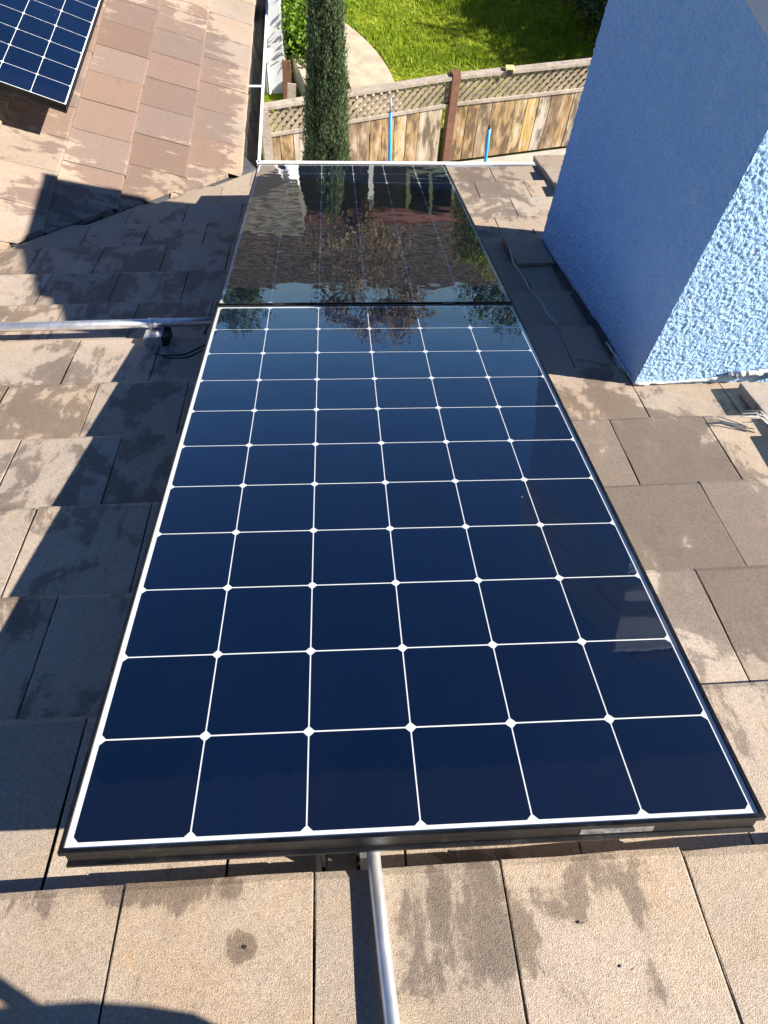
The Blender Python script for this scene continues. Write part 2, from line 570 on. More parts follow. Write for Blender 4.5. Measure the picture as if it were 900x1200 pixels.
MAT["tree_leaf"] = leaf_mat("tree_leaves", (0.03, 0.06, 0.015), (0.06, 0.10, 0.025), (0.10, 0.15, 0.04), 0.3)
MAT["yellow_leaf"] = leaf_mat("yellow_green_leaves", (0.10, 0.13, 0.015), (0.20, 0.24, 0.03), (0.28, 0.30, 0.05), 0.4)
MAT["brown_leaf"] = leaf_mat("brown_dry_leaves", (0.12, 0.095, 0.065), (0.22, 0.17, 0.12), (0.34, 0.28, 0.20), 0.25)
MAT["grass"] = leaf_mat("lawn_grass_blades", (0.155, 0.24, 0.012), (0.28, 0.39, 0.022), (0.43, 0.50, 0.06), 0.35, 0.9)

def mat_lawn():
    t = NT("lawn_soil_and_grass")
    co = t.coord("Object")
    n = t.noise(co, 1.4, 5.0, 0.65)
    n2 = t.noise(co, 45.0, 3.0, 0.7)
    col = t.ramp(n2, [(0.3, (0.12, 0.145, 0.012)), (0.7, (0.30, 0.33, 0.03))])
    col = t.mix(t.math('MULTIPLY', t.smooth(n, 0.58, 0.72), 0.7), col, (0.22, 0.17, 0.07))
    return t.done(t.principled(col, 0.95, 0.0, t.bump(n2, 0.8, 0.03), 0.1))
MAT["lawn"] = mat_lawn()

# ------------------------------------------------------------------ ground
g = MB()
g.add([(-600, -600, GROUND_Z - 0.02), (600, -600, GROUND_Z - 0.02), (600, 900, GROUND_Z - 0.02), (-600, 900, GROUND_Z - 0.02)], [(0, 1, 2, 3)])
tag(g.build("ground", MAT["lawn"]), "green lawn and ground reaching to the horizon", kind="structure")
g = MB()
F0, F1, F2 = Vector((-0.78, 6.015, 0)), Vector((1.182, 6.60, 0)), Vector((4.1, 7.22, 0))   # fence line in plan
g.add([(-6, 2.0, GROUND_Z - 0.004), (6, 2.0, GROUND_Z - 0.004), (6, 7.62, GROUND_Z - 0.004), (4.1, 7.22, GROUND_Z - 0.004), (1.182, 6.6, GROUND_Z - 0.004), (-0.78, 6.015, GROUND_Z - 0.004), (-6, 4.5, GROUND_Z - 0.004)], [(0, 1, 2, 3, 4, 5, 6)])
tag(g.build("side_yard", MAT["yard"]), "pale paved side yard between house and fence", kind="structure")

# curved concrete path in the neighbour's lawn
pc = [(0.52, 7.0), (0.47, 7.7), (0.38, 8.3), (0.20, 8.85), (-0.08, 9.35), (-0.5, 9.85), (-1.1, 10.3), (-2.0, 10.7)]
def catmull(ps, n=6):
    out = []
    P = [Vector((*p, 0)) for p in ps]
    for i in range(len(P) - 1):
        p0, p1, p2, p3 = P[max(i - 1, 0)], P[i], P[i + 1], P[min(i + 2, len(P) - 1)]
        for k in range(n):
            s = k / n
            out.append(0.5 * ((2 * p1) + (p2 - p0) * s + (2 * p0 - 5 * p1 + 4 * p2 - p3) * s * s + (3 * p1 - p0 - 3 * p2 + p3) * s ** 3))
    out.append(P[-1])
    return out
path_pts = catmull(pc)
g = MB()
hw = 0.285
prev = None
vs, fs = [], []
for i, p in enumerate(path_pts):
    d = (path_pts[min(i + 1, len(path_pts) - 1)] - path_pts[max(i - 1, 0)]).normalized()
    s = Vector((d.y, -d.x, 0))
    for sgn in (-1, 1):
        q = p + s * hw * sgn
        vs.append((q.x, q.y, GROUND_Z + 0.045))
        vs.append((q.x, q.y, GROUND_Z - 0.05))
for i in range(len(path_pts) - 1):
    a = i * 4
    b = a + 4
    fs += [(a, a + 2, b + 2, b), (a + 1, a, b, b + 1), (a + 2, a + 3, b + 3, b + 2)]
g.add(vs, fs)
tag(g.build("garden_path", MAT["concrete"]), "curved pale concrete path through the lawn", kind="structure")

# ------------------------------------------------------------------ the house: roofs, tiles, gutters, walls, chimney
house = empty("house", Matrix.Translation((0, 0, 0)))
tag(house, "house with tan flat tile roof, white gutters and blue stucco chimney", "house")

PITCH_U, PITCH_V, STEP, LAP = 0.297, 0.332, 0.028, 0.07
def tile_bm(seed, width=PITCH_U, pitch=PITCH_V, step=STEP):
    """flat concrete tile: butt edge at y=0, body towards -y, top surface falling by one step per course"""
    r = random.Random(seed)
    hw_ = width / 2 - 0.0016
    ny = [-(pitch + LAP), -pitch * 0.66, -pitch * 0.33, -0.012, 0.0]
    nx = [-1, -0.985, -0.33, 0.33, 0.985, 1]
    bm = bmesh.new()
    top = []
    slope = step / pitch
    for j, y in enumerate(ny):
        row = []
        for i, x in enumerate(nx):
            z = slope * y
            yy = y
            if j == len(ny) - 1:
                yy = r.uniform(-0.0025, 0.0018)
                z -= 0.003
            if i in (0, len(nx) - 1):
                z -= 0.0006
            z += r.uniform(-0.0005, 0.0005)
            xx = x * hw_ + (r.uniform(-0.0007, 0.0007) if i in (0, len(nx) - 1) else 0)
            row.append(bm.verts.new((xx, yy, z)))
        top.append(row)
    for j in range(len(ny) - 1):
        for i in range(len(nx) - 1):
            bm.faces.new((top[j][i], top[j][i + 1], top[j + 1][i + 1], top[j + 1][i]))
    # skirt
    loop = [top[0][i] for i in range(len(nx))] + [top[j][-1] for j in range(1, len(ny))] + [top[-1][i] for i in range(len(nx) - 2, -1, -1)] + [top[j][0] for j in range(len(ny) - 2, 0, -1)]
    # the right flank is undercut, shaped to keep the sun off it, so the joint reads as a dark slot
    low = [bm.verts.new((v.co.x - (0.032 if v.co.x > hw_ * 0.99 else 0.0), v.co.y, slope * v.co.y - 0.0265)) for v in loop]
    n = len(loop)
    for i in range(n):
        k = (i + 1) % n
        bm.faces.new((loop[i], low[i], low[k], loop[k]))
    bm.faces.new(low)
    bmesh.ops.recalc_face_normals(bm, faces=bm.faces)
    return bm

def tile_mesh(seed, mat, clip=None, local=None, pitch=PITCH_V, step=STEP):
    bm = tile_bm(seed, pitch=pitch, step=step)
    if clip:
        for (co, no) in clip:                       # planes in tile space: the side the normal points to is removed
            res = bmesh.ops.bisect_plane(bm, geom=bm.verts[:] + bm.edges[:] + bm.faces[:], plane_co=co, plane_no=no, clear_outer=True)
            ed = [e for e in res["geom_cut"] if isinstance(e, bmesh.types.BMEdge)]
            if ed:
                try:
                    bmesh.ops.holes_fill(bm, edges=ed)
                except Exception:
                    pass
    if len(bm.faces) < 3:
        bm.free()
        return None
    me = bpy.data.meshes.new("roof_tile")
    bm.to_mesh(me)
    bm.free()
    me.materials.append(mat)
    return me

main_deck = MB()
def _valley_u(v, off=0.0):
    """u on the main roof where the valley crosses the course line v"""
    lo, hi = -6.0, 3.0
    for _ in range(40):
        m = (lo + hi) / 2
        if (R2W(m, v) - VAL_P).dot(VAL_N) - off > 0:
            lo = m
        else:
            hi = m
    return lo
RIGHT_U = 1.36
vv = [-3.2, -1.0, 0.5, 1.5, 2.5, 3.42]
vs, fs = [], []
for v in vv:
    vs += [(max(_valley_u(v), -3.2) - 0.05, v, -0.062), (RIGHT_U, v, -0.062)]
for i in range(len(vv) - 1):
    fs.append((2 * i, 2 * i + 1, 2 * i + 3, 2 * i + 2))
main_deck.add(vs, fs)
main_roof = main_deck.build("main_roof", MAT["deck"], house, M_ROOF)

variants_main = [tile_mesh(100 + i, MAT["tile_main"]) for i in range(7)]
rt = random.Random(3)
MR_INV = M_ROOF.inverted()
CH_X0, CH_X1, CH_Y0, CH_Y1 = 0.885, 1.64, 0.556, 1.834       # chimney footprint in plan
for k in range(-4, 14):
    vb = -0.885 + PITCH_V * k
    u0 = -0.160 if k % 2 == 0 else -0.308
    for i in range(-9, 6):
        ul = u0 + PITCH_U * i
        uc = ul + PITCH_U / 2
        if uc - 0.149 > RIGHT_U - 0.16 or uc < -2.75:
            continue
        loc = Vector((uc, vb, 0))
        corners = [R2W(uc + sx * 0.149, vb - y) for sx in (-1, 1) for y in (0, PITCH_V + LAP)]
        ds = [(c - VAL_P).dot(VAL_N) for c in corners]
        lim = -0.035
        if min(ds) > lim:
            continue
        # wholly under the chimney
        if all(CH_X0 + 0.02 < c.x < CH_X1 and CH_Y0 + 0.02 < c.y < CH_Y1 - 0.02 for c in corners):
            continue
        rot = Matrix.Rotation(math.radians(rt.uniform(-0.12, 0.12)), 4, 'Z') @ Matrix.Rotation(math.radians(rt.uniform(-0.10, 0.10)), 4, 'Y')
        m = Matrix.Translation((uc + rt.uniform(-0.0006, 0.0006), vb + rt.uniform(-0.003, 0.003), rt.uniform(-0.0006, 0.0006) + (0.024 if k <= 0 else 0.0))) @ rot
        clip = []
        if max(ds) > lim:
            minv = (M_ROOF @ m).inverted()
            co = minv @ (VAL_P + VAL_N * lim)
            no = (minv.to_3x3() @ VAL_N).normalized()
            clip.append((co, no))
        if uc + 0.149 > RIGHT_U - 0.06:
            clip.append((Vector((RIGHT_U - 0.06 - uc, 0, 0)), Vector((1, 0, 0))))
        me = tile_mesh(rt.randint(0, 9999), MAT["tile_main"], clip) if clip else variants_main[rt.randrange(len(variants_main))]
        if me is None:
            continue
        link(bpy.data.objects.new("roof_tile", me), main_roof, m)

b = MB()
b.tube([(-0.262, -0.985, 0.014), (-0.262, -0.985, 0.0172)], 0.0030, 8)
b.build("nail_hole_disc", MAT["deck"], main_roof)  # dark disc added in place of a small dark hole in the tile
for (cu, cv) in ((0.245, -0.985), (0.30, -1.05)):
    b = MB()
    b.bar((cu - 0.003, cv, 0.0188), (cu + 0.002, cv + 0.002, 0.0195), 0.0016, 0.0016)
    b.build("leaf_crumb", MAT["bark"], main_roof)
# rake (barge) tiles along the right edge
def rake_mesh():
    b = MB()
    L, w, t_, drop = 0.385, 0.205, 0.022, 0.15
    y0, y1 = -L, 0.0
    def prof(y, z):
        return [(0, y, z - 0.034), (0, y, z), (w, y, z), (w, y, z - drop), (w - t_, y, z - drop), (w - t_, y, z - t_), (t_, y, z - t_), (t_, y, z - 0.034)]
    ys = [(y0, -0.022), (-0.006, -0.0004), (y1, -0.003)]
    vs = []
    for y, z in ys:
        vs += prof(y, z)
    fs = []
    for s in range(len(ys) - 1):
        for i in range(8):
            j = (i + 1) % 8
            fs.append((s * 8 + i, s * 8 + j, (s + 1) * 8 + j, (s + 1) * 8 + i))
    fs += [(0, 1, 2, 5, 6, 7), (2, 3, 4, 5), tuple(16 + i for i in (7, 6, 5, 2, 1, 0)), (18, 21, 20, 19)]
    b.add(vs, fs)
    return b.mesh("rake_tile", MAT["tile_main"], bevel=0.003)
rk = rake_mesh()
for v in (-1.75, -1.40, -1.05, -0.70, -0.35, 0.0, 0.30, 0.585):
    link(bpy.data.objects.new("rake_tile", rk), main_roof, Matrix.Translation((1.205 + rt.uniform(-0.01, 0.01), v, 0.030)) @ Matrix.Rotation(math.radians(rt.uniform(-1.0, 1.0)), 4, 'Z'))
for v in (2.62, 2.96, 3.28, 3.56):
    link(bpy.data.objects.new("rake_tile", rk), main_roof, Matrix.Translation((1.185 + rt.uniform(-0.01, 0.01), v, 0.030)) @ Matrix.Rotation(math.radians(rt.uniform(-1.2, 1.2)), 4, 'Z'))

# wing roof
WY1 = 9.0
wd = MB()
def _valley_a(y):
    lo, hi = -5.0, 1.0
    for _ in range(40):
        m = (lo + hi) / 2
        if ((M_WING @ Vector((m, y, 0))) - VAL_P).dot(VAL_N) > 0:
            lo = m
        else:
            hi = m
    return lo
ys = [1.0, 1.6, 2.2, 2.8, 3.1, 3.3, WY1]
vs, fs = [], []
for y in ys:
    vs += [(-3.4, y, -0.062), (min(_valley_a(y) + 0.05, -0.01), y, -0.062)]
for i in range(len(ys) - 1):
    fs.append((2 * i, 2 * i + 1, 2 * i + 3, 2 * i + 2))
wd.add(vs, fs)
wing_roof = wd.build("wing_roof", MAT["deck"], house, M_WING)
W_PITCH = 0.3225
variants_wing = [tile_mesh(300 + i, MAT["tile_wing"], pitch=W_PITCH) for i in range(7)]
# a wing tile's +y (butt) points down the wing slope: local y -> a, local x -> -b
M_TW = Matrix(((0, 1, 0, 0), (-1, 0, 0, 0), (0, 0, 1, 0), (0, 0, 0, 1)))
for k in range(0, 8):
    ab = -W_PITCH * k
    y0 = (4.84, 4.07, 4.22)[k] if k < 3 else (4.07 if k % 2 else 4.22)
    for i in range(-12, 10):
        yc = y0 + PITCH_U * i + PITCH_U / 2
        if yc > 6.4 or yc < 0.6:
            continue
        corners = [M_WING @ Vector((ab - q, yc + s * 0.149, 0)) for s in (-1, 1) for q in (0, W_PITCH + LAP)]
        ds = [(c - VAL_P).dot(VAL_N) for c in corners]
        lim = 0.02
        if max(ds) < lim:
            continue
        rot = Matrix.Rotation(math.radians(rt.uniform(-0.12, 0.12)), 4, 'Z') @ Matrix.Rotation(math.radians(rt.uniform(-0.10, 0.10)), 4, 'Y')
        m = Matrix.Translation((ab + rt.uniform(-0.003, 0.003), yc + rt.uniform(-0.0012, 0.0012), rt.uniform(-0.0006, 0.0006))) @ M_TW @ rot
        clip = []
        if min(ds) < lim:
            jag = rt.uniform(-0.02, 0.02)
            minv = (M_WING @ m).inverted()
            clip.append((minv @ (VAL_P + VAL_N * (lim + jag)), (minv.to_3x3() @ (-VAL_N)).normalized()))
        me = tile_mesh(rt.randint(0, 9999), MAT["tile_wing"], clip, pitch=W_PITCH) if clip else variants_wing[rt.randrange(len(variants_wing))]
        if me is None:
            continue
        link(bpy.data.objects.new("roof_tile", me), wing_roof, m)

# valley flashing: a folded metal channel under the tile ends
b = MB()
vs, fs = [], []
tt = [-3.2, -1.6, 0.0, 1.6, 3.6]
for s in np.linspace(-3.5, 4.2, 9):
    c = VAL_P + VAL_D * s
    if c.y > 3.22:
        c = VAL_P + VAL_D * ((3.22 - VAL_P.y) / VAL_D.y)
    sm = VAL_N.cross(Vector((0, 0, 1)))
    up_w = (VAL_N - N_WING * VAL_N.dot(N_WING)).normalized()
    up_m = (-VAL_N - N_MAIN * (-VAL_N).dot(N_MAIN)).normalized()
    z = Vector((0, 0, -0.05))
    vs += [c + up_w * 0.16 + z, c + z, c + up_m * 0.16 + z]
for i in range(8):
    a = 3 * i
    fs += [(a, a + 1, a + 4, a + 3), (a + 1, a + 2, a + 5, a + 4)]
b.add(vs, fs)
b.build("valley_flashing", MAT["flash"], house)

# gutters
def gutter(name, p0, p1, inward, depth=0.085, width=0.115, lip_z=0.0, litter=True, parent=house):
    """p0-p1: the outer lip; inward: unit vector towards the fascia"""
    p0, p1, inward = Vector(p0), Vector(p1), Vector(inward)
    prof = [(0.006, -0.012), (0.006, 0.0), (-0.008, 0.0), (-0.008, -0.035), (0.018, -depth), (width, -depth), (width, 0.012), (width - 0.003, 0.012), (width - 0.003, -depth + 0.003), (0.021, -depth + 0.003), (-0.004, -0.034), (-0.004, -0.003), (0.002, -0.003), (0.002, -0.012)]
    bb = MB()
    vs = []
    for p in (p0, p1):
        vs += [p + inward * a + Vector((0, 0, z)) for a, z in prof]
    n = len(prof)
    fs = [(i, (i + 1) % n, n + (i + 1) % n, n + i) for i in range(n)] + [tuple(range(n)), tuple(reversed(range(n, 2 * n)))]
    bb.add(vs, fs)
    go = bb.build(name, MAT["gutter"], parent)
    if litter:
        lb = MB()
        r = random.Random(5)
        N = 40
        vs, fs = [], []
        for i in range(N + 1):
            p = p0.lerp(p1, i / N)
            for q in (0.006, 0.035, 0.07, width - 0.006):
                vs.append(p + inward * q + Vector((0, 0, -depth + 0.012 + r.uniform(0, 0.016))))
        for i in range(N):
            for q in range(3):
                a = i * 4 + q
                fs.append((a, a + 1, a + 5, a + 4))
        lb.add(vs, fs)
        tag(lb.build("leaf_litter", MAT["debris"], go), kind="stuff")
    return go
GUT_Y = 3.335
GUT_Z = -1.452
g1 = gutter("gutter", (-0.60, GUT_Y, GUT_Z), (1.335, GUT_Y, GUT_Z), (0, -1, 0), litter=False)
g2 = gutter("gutter", (-0.585, GUT_Y - 0.115, GUT_Z - 0.0), (-0.605, 7.6, GUT_Z + 0.0), (-1, 0, 0), width=0.12)
for y in (4.2, 5.7):
    b = MB().bar((-0.60, y, GUT_Z - 0.004), (-0.72, y, GUT_Z - 0.004), 0.016, 0.006)
    b.build("gutter_hanger", MAT["gutter"], g2)
# drip strip of pale mortar/metal where the last course meets the gutter
b = MB()
b.add([R2W(0.52, 3.425, -0.024), R2W(1.16, 3.425, -0.024), R2W(1.20, 3.53, -0.06), R2W(0.50, 3.53, -0.06)], [(0, 1, 2, 3)])
b.build("drip_edge", MAT["gutter"], house)
# walls and soffits
b = MB()
b.box(-1.05, 1.30, 2.75, 2.9, GROUND_Z, -1.62)
b.box(1.15, 1.30, -5.0, 2.75, GROUND_Z, -1.62)
b.build("wall", MAT["house_wall"], house)
b = MB()
b.box(-1.20, -1.05, 2.9, WY1 - 1.9, GROUND_Z, -1.62)
b.build("wall", MAT["house_wall"], house)
b = MB()
b.box(-0.73, 1.30, 2.9, 3.21, -1.62, -1.59)
b.box(-1.05, -0.73, 2.9, WY1 - 1.9, -1.62, -1.59)
b.build("soffit", MAT["soffit"], house)
b = MB()
b.box(-0.70, 1.30, 3.195, 3.215, -1.615, -1.455)
b.box(-0.735, -0.715, 3.23, WY1, -1.615, -1.455)
b.build("fascia", MAT["gutter"], house)
# gable wall under the rake on the right
b = MB()
pts = [(1.15, -3.0), (1.15, 2.9)]
zt = [(M_ROOF @ Vector((1.2, v, -0.07))) for v in (-3.2, 3.1)]
b.add([(1.22, zt[0].y, -1.62), (1.22, zt[1].y, -1.62), (1.22, zt[1].y, zt[1].z), (1.22, zt[0].y, zt[0].z), (1.30, zt[0].y, -1.62), (1.30, zt[1].y, -1.62), (1.30, zt[1].y, zt[1].z), (1.30, zt[0].y, zt[0].z)],
      [(0, 1, 2, 3), (4, 7, 6, 5), (3, 2, 6, 7), (0, 4, 5, 1), (0, 3, 7, 4), (1, 5, 6, 2)])
b.build("gable_wall", MAT["house_wall"], house)

# chimney: a stucco block with real relief on its faces
def stucco_h(p):
    n = mnoise.noise(p * 95.0) + 0.5 * mnoise.noise(p * 170.0 + Vector((7, 3, 1)))
    lace = mnoise.noise(p * 38.0 + Vector((3, 9, 4)))
    return max(-0.42, min(0.42, n + 0.45 * lace))
CH_TOP = 0.625
def face_grid(o, du, dv, nu, nv, nrm, amp):
    V = []
    for j in range(nv + 1):
        for i in range(nu + 1):
            p = o + du * (i / nu) + dv * (j / nv)
            e = min(i, nu - i) / nu * du.length
            V.append(p + nrm * (amp * stucco_h(p) + 0.0012 * mnoise.noise(p * 8.0)))
    F = [(j * (nu + 1) + i, j * (nu + 1) + i + 1, (j + 1) * (nu + 1) + i + 1, (j + 1) * (nu + 1) + i) for j in range(nv) for i in range(nu)]
    return V, F
Vs, Fs = [], []
zb = -1.25
for (o, du, dv, nu, nv, nrm, amp) in (
        (Vector((CH_X0, CH_Y1, zb)), Vector((0, CH_Y0 - CH_Y1, 0)), Vector((0, 0, CH_TOP - zb)), 290, 420, Vector((-1, 0, 0)), 0.0062),
        (Vector((CH_X0, CH_Y0, zb)), Vector((CH_X1 - CH_X0, 0, 0)), Vector((0, 0, CH_TOP - zb)), 215, 500, Vector((0, -1, 0)), 0.0030),
        (Vector((CH_X1, CH_Y0, zb)), Vector((0, CH_Y1 - CH_Y0, 0)), Vector((0, 0, CH_TOP - zb)), 40, 60, Vector((1, 0, 0)), 0.003),
        (Vector((CH_X1, CH_Y1, zb)), Vector((CH_X0 - CH_X1, 0, 0)), Vector((0, 0, CH_TOP - zb)), 60, 140, Vector((0, 1, 0)), 0.003)):
    V, F = face_grid(o, du, dv, nu, nv, nrm, amp)
    base = len(Vs)
    Vs += V
    Fs += [tuple(base + q for q in f) for f in F]
V = np.array([tuple(v) for v in Vs])
chim = link(bpy.data.objects.new("chimney", arr_mesh("chimney", V, np.array(Fs), MAT["stucco"], True)), house)
chim["label"] = "blue stucco chimney block"
b = MB()
b.box(CH_X0 - 0.018, CH_X1 + 0.018, CH_Y0 - 0.018, CH_Y1 + 0.018, CH_TOP - 0.012, CH_TOP + 0.09)
b.box(CH_X0 - 0.040, CH_X1 + 0.04, CH_Y0 - 0.04, CH_Y1 + 0.04, CH_TOP + 0.0885, CH_TOP + 0.235)
b.build("chimney_cap", MAT["cap"], chim, bevel=0.012)
b = MB()
b.box(CH_X0 + 0.18, CH_X1 - 0.18, CH_Y0 + 0.22, CH_Y0 + 0.66, CH_TOP + 0.233, CH_TOP + 0.36)
b.box(CH_X0 + 0.13, CH_X1 - 0.13, CH_Y0 + 0.17, CH_Y0 + 0.71, CH_TOP + 0.359, CH_TOP + 0.40)
b.build("flue_hood", MAT["dark_metal"], chim, bevel=0.01)
# white sealant bead round the chimney foot
def roof_z(x, y):
    p = P_MAIN
    return p.z - ((x - p.x) * N_MAIN.x + (y - p.y) * N_MAIN.y) / N_MAIN.z
def bead(pts, r, name="sealant_bead", wob=0.004, seed=1, parent=chim):
    rr = random.Random(seed)
    P = []
    R = []
    for a, c in zip(pts[:-1], pts[1:]):
        for i in range(8):
            q = Vector(a).lerp(Vector(c), i / 8)
            P.append(q + Vector((rr.uniform(-wob, wob), rr.uniform(-wob, wob), rr.uniform(-wob, wob) * 0.5)))
            R.append(r * rr.uniform(0.7, 1.35))
    P.append(Vector(pts[-1]))
    R.append(r * 0.7)
    return MB().tube(P, R, 7).build(name, MAT["white_cable"], parent, smooth=True)
front = [(x, CH_Y0 - 0.006, roof_z(x, CH_Y0) + dz) for x, dz in ((CH_X0 - 0.004, 0.002), (1.0, 0.004), (1.12, 0.012), (1.19, 0.03))]
bead(front, 0.0045, wob=0.0025)
bead([(1.19, CH_Y0 - 0.010, roof_z(1.19, CH_Y0) + 0.038), (1.235, CH_Y0 - 0.014, roof_z(1.235, CH_Y0) + 0.050), (1.29, CH_Y0 - 0.02, roof_z(1.29, CH_Y0) + 0.055)], 0.010, wob=0.004, seed=4)
bead([(1.27, CH_Y0 - 0.014, roof_z(1.27, CH_Y0) + 0.055), (1.40, CH_Y0 - 0.012, roof_z(1.4, CH_Y0) + 0.05)], 0.008, wob=0.004, seed=5)
bead([(CH_X0 - 0.004, CH_Y0, roof_z(CH_X0, CH_Y0) + 0.002), (CH_X0 - 0.006, CH_Y0 + 0.13, roof_z(CH_X0, CH_Y0 + 0.13) + 0.004), (CH_X0 - 0.010, CH_Y0 + 0.27, roof_z(CH_X0, CH_Y0 + 0.27) + 0.006)], 0.0035, wob=0.003, seed=2)
# stepped flashing / lead apron pieces beside the chimney
b = MB()
for i in range(5):
    v0 = 0.86 + i * 0.26
    b.add([tuple(M_ROOF @ Vector(p)) for p in ((0.866, v0, -0.004), (0.879, v0, -0.004), (0.879, v0, 0.015), (0.866, v0 + 0.27, 0.003), (0.879, v0 + 0.27, 0.003), (0.879, v0 + 0.27, 0.021))], [(0, 1, 4, 3), (1, 2, 5, 4)])
b.build("step_flashing", MAT["flash"], chim)

# cut tile laid loose beside the chimney
b = MB()
b.box(-0.085, 0.085, -0.33, 0.0, -0.024, 0.0)
lt = b.build("cut_tile", MAT["tile_main"], None, M_ROOF @ Matrix.Translation((0.785, 2.05, 0.030)) @ Matrix.Rotation(math.radians(2), 4, 'Z') @ Matrix.Rotation(math.radians(3), 4, 'X'), bevel=0.003)
tag(lt, "narrow cut roof tile lying loose in the shade beside the chimney", "roof tile")

# thin pale cable wandering down the tiles in the chimney's shade
cp = [(0.700, 1.86, 0.030), (0.690, 1.72, 0.014), (0.705, 1.58, 0.010), (0.700, 1.44, 0.012), (0.722, 1.30, 0.010), (0.715, 1.18, 0.012), (0.732, 1.09, 0.012)]
P = [M_ROOF @ Vector((p.x, p.y, z)) for p, z in zip(catmull([(a, c) for a, c, _ in cp], 1), [z for _, _, z in cp])]
tag(MB().tube(P, 0.0032, 6).build("thin_cable", MAT["white_cable"], smooth=True), "thin pale cable lying on the shaded tiles beside the chimney", "cable")

# frayed fibres by the rake tiles
b = MB()
r = random.Random(11)
for i in range(11):
    a = r.uniform(-0.5, 0.5)
    p0 = Vector((1.18 + r.uniform(0, 0.02), 0.34 + r.uniform(-0.015, 0.015), 0.014 + r.uniform(0, 0.02)))
    p1 = p0 + Vector((-0.085 * math.cos(a) * r.uniform(0.6, 1.2), 0.05 * math.sin(a) + 0.03, r.uniform(0.0, 0.03)))
    pm = (p0 + p1) / 2 + Vector((0, 0.004, 0.014))
    b.tube([M_ROOF @ p0, M_ROOF @ pm, M_ROOF @ p1], [0.003, 0.0026, 0.001], 5)
tag(b.build("frayed_rope_end", MAT["dry"]), "frayed pale fibre end poking out by the rake tiles", "rope")

# ------------------------------------------------------------------ solar panels
CP = 0.164
HW, HL = 0.506, 0.9165
def cell_mesh():
    s, ch = CP / 2 - 0.0014, 0.0078
    b = MB()
    vs = [(-s + ch, -s), (s - ch, -s), (s, -s + ch), (s, s - ch), (s - ch, s), (-s + ch, s), (-s, s - ch), (-s, -s + ch)]
    z0, z1 = 0.0, 0.0004
    b.add([(x, y, z1) for x, y in vs] + [(x, y, z0) for x, y in vs], [tuple(range(8))] + [(i, 8 + i, 8 + (i + 1) % 8, (i + 1) % 8) for i in range(8)])
    return b.mesh("solar_cell", MAT["cell"])
CELL = cell_mesh()
def frame_mesh():
    # outer profile (offset outwards, height) swept round the rectangle with mitred corners
    prof = [(-0.006, 0.0022), (0.0, 0.0022), (0.0, -0.007), (-0.005, -0.0085), (-0.005, -0.038), (-0.001, -0.0395), (-0.001, -0.044), (-0.030, -0.044), (-0.030, -0.042), (-0.007, -0.0415), (-0.007, -0.010), (-0.006, -0.006)]
    b = MB()
    n = len(prof)
    vs = []
    for sx, sy in ((-1, -1), (1, -1), (1, 1), (-1, 1)):
        vs += [((HW + o) * sx, (HL + o) * sy, z) for o, z in prof]
    fs = []
    for c in range(4):
        d = (c + 1) % 4
        for i in range(n):
            j = (i + 1) % n
            fs.append((c * n + i, c * n + j, d * n + j, d * n + i))
    b.add(vs, fs)
    return b.mesh("frame", MAT["frame"])
FRAME = frame_mesh()
_b = MB(); _b.box(-HW + 0.0058, HW - 0.0058, -HL + 0.0058, HL - 0.0058, -0.0055, -0.0022)
BACK = _b.mesh("backsheet", MAT["backsheet"])
GLASS_V = [(-HW + 0.0062, -HL + 0.0062, 0.0006), (HW - 0.0062, -HL + 0.0062, 0.0006), (HW - 0.0062, HL - 0.0062, 0.0006), (-HW + 0.0062, HL - 0.0062, 0.0006)]
GLASS = arr_mesh("glass", np.array(GLASS_V), np.array([[0, 1, 2, 3]]), MAT["glass"])
def solar_panel(matrix, label):
    p = empty("solar_panel", matrix)
    tag(p, label, "solar panel", "solar panels on the tiled roofs")
    link(bpy.data.objects.new("frame", FRAME), p)
    link(bpy.data.objects.new("backsheet", BACK), p)
    for j in range(11):
        for i in range(6):
            link(bpy.data.objects.new("solar_cell", CELL), p, Matrix.Translation(((i - 2.5) * CP, (j - 5) * CP, -0.0021)))
    link(bpy.data.objects.new("glass", GLASS), p)
    return p
near_panel = solar_panel(M_PANEL @ Matrix.Translation((0, 0.001, 0)), "large near solar panel of blue cells with white grid lines")
far_panel = solar_panel(M_PANEL @ Matrix.Translation((0, 1.847, 0)) @ Matrix.Rotation(math.radians(0.0), 4, 'X'), "dark solar panel at the eave mirroring houses and trees")
# detail on the near frame: drain holes, a worn sticker
b = MB()
r = random.Random(2)
for x in (-0.45, -0.415, -0.395, -0.375, -0.36, 0.03, 0.28):
    b.box(x, x + r.uniform(0.006, 0.016), -HL + 0.0047, -HL + 0.0056, -0.030 + r.uniform(-0.004, 0.008), -0.022)
b.build("drain_hole", MAT["cable"], near_panel)
b = MB()
b.box(0.235, 0.345, -HL + 0.0040, -HL + 0.0052, -0.030, -0.017)
b.build("worn_sticker", simple("grey_sticker", (0.16, 0.16, 0.16), 0.5, var=0.6, nscale=90), near_panel)
for x in (-0.3, 0.28):
    MB().box(x - 0.02, x + 0.02, 0.912, 0.930, -0.03, 0.0035).build("mid_clamp", MAT["dark_metal"], near_panel, Matrix.Identity(4), bevel=0.002)

# wing panel: columns run down the wing's slope, rows along Y
m_wp = Matrix(((A_WING.x, 0, N_WING.x, 0), (0, 1, 0, 0), (A_WING.z, 0, N_WING.z, 0), (0, 0, 0, 1)))
cen = P_WPANEL + A_WING * (1 - 3) * CP + Vector((0, 1, 0)) * (5.5 - 1) * CP
solar_panel(Matrix.Translation(cen) @ m_wp @ Matrix.Rotation(math.radians(-1.0), 4, 'Z'), "solar panel on the upper wing roof, cut off by the picture's corner")

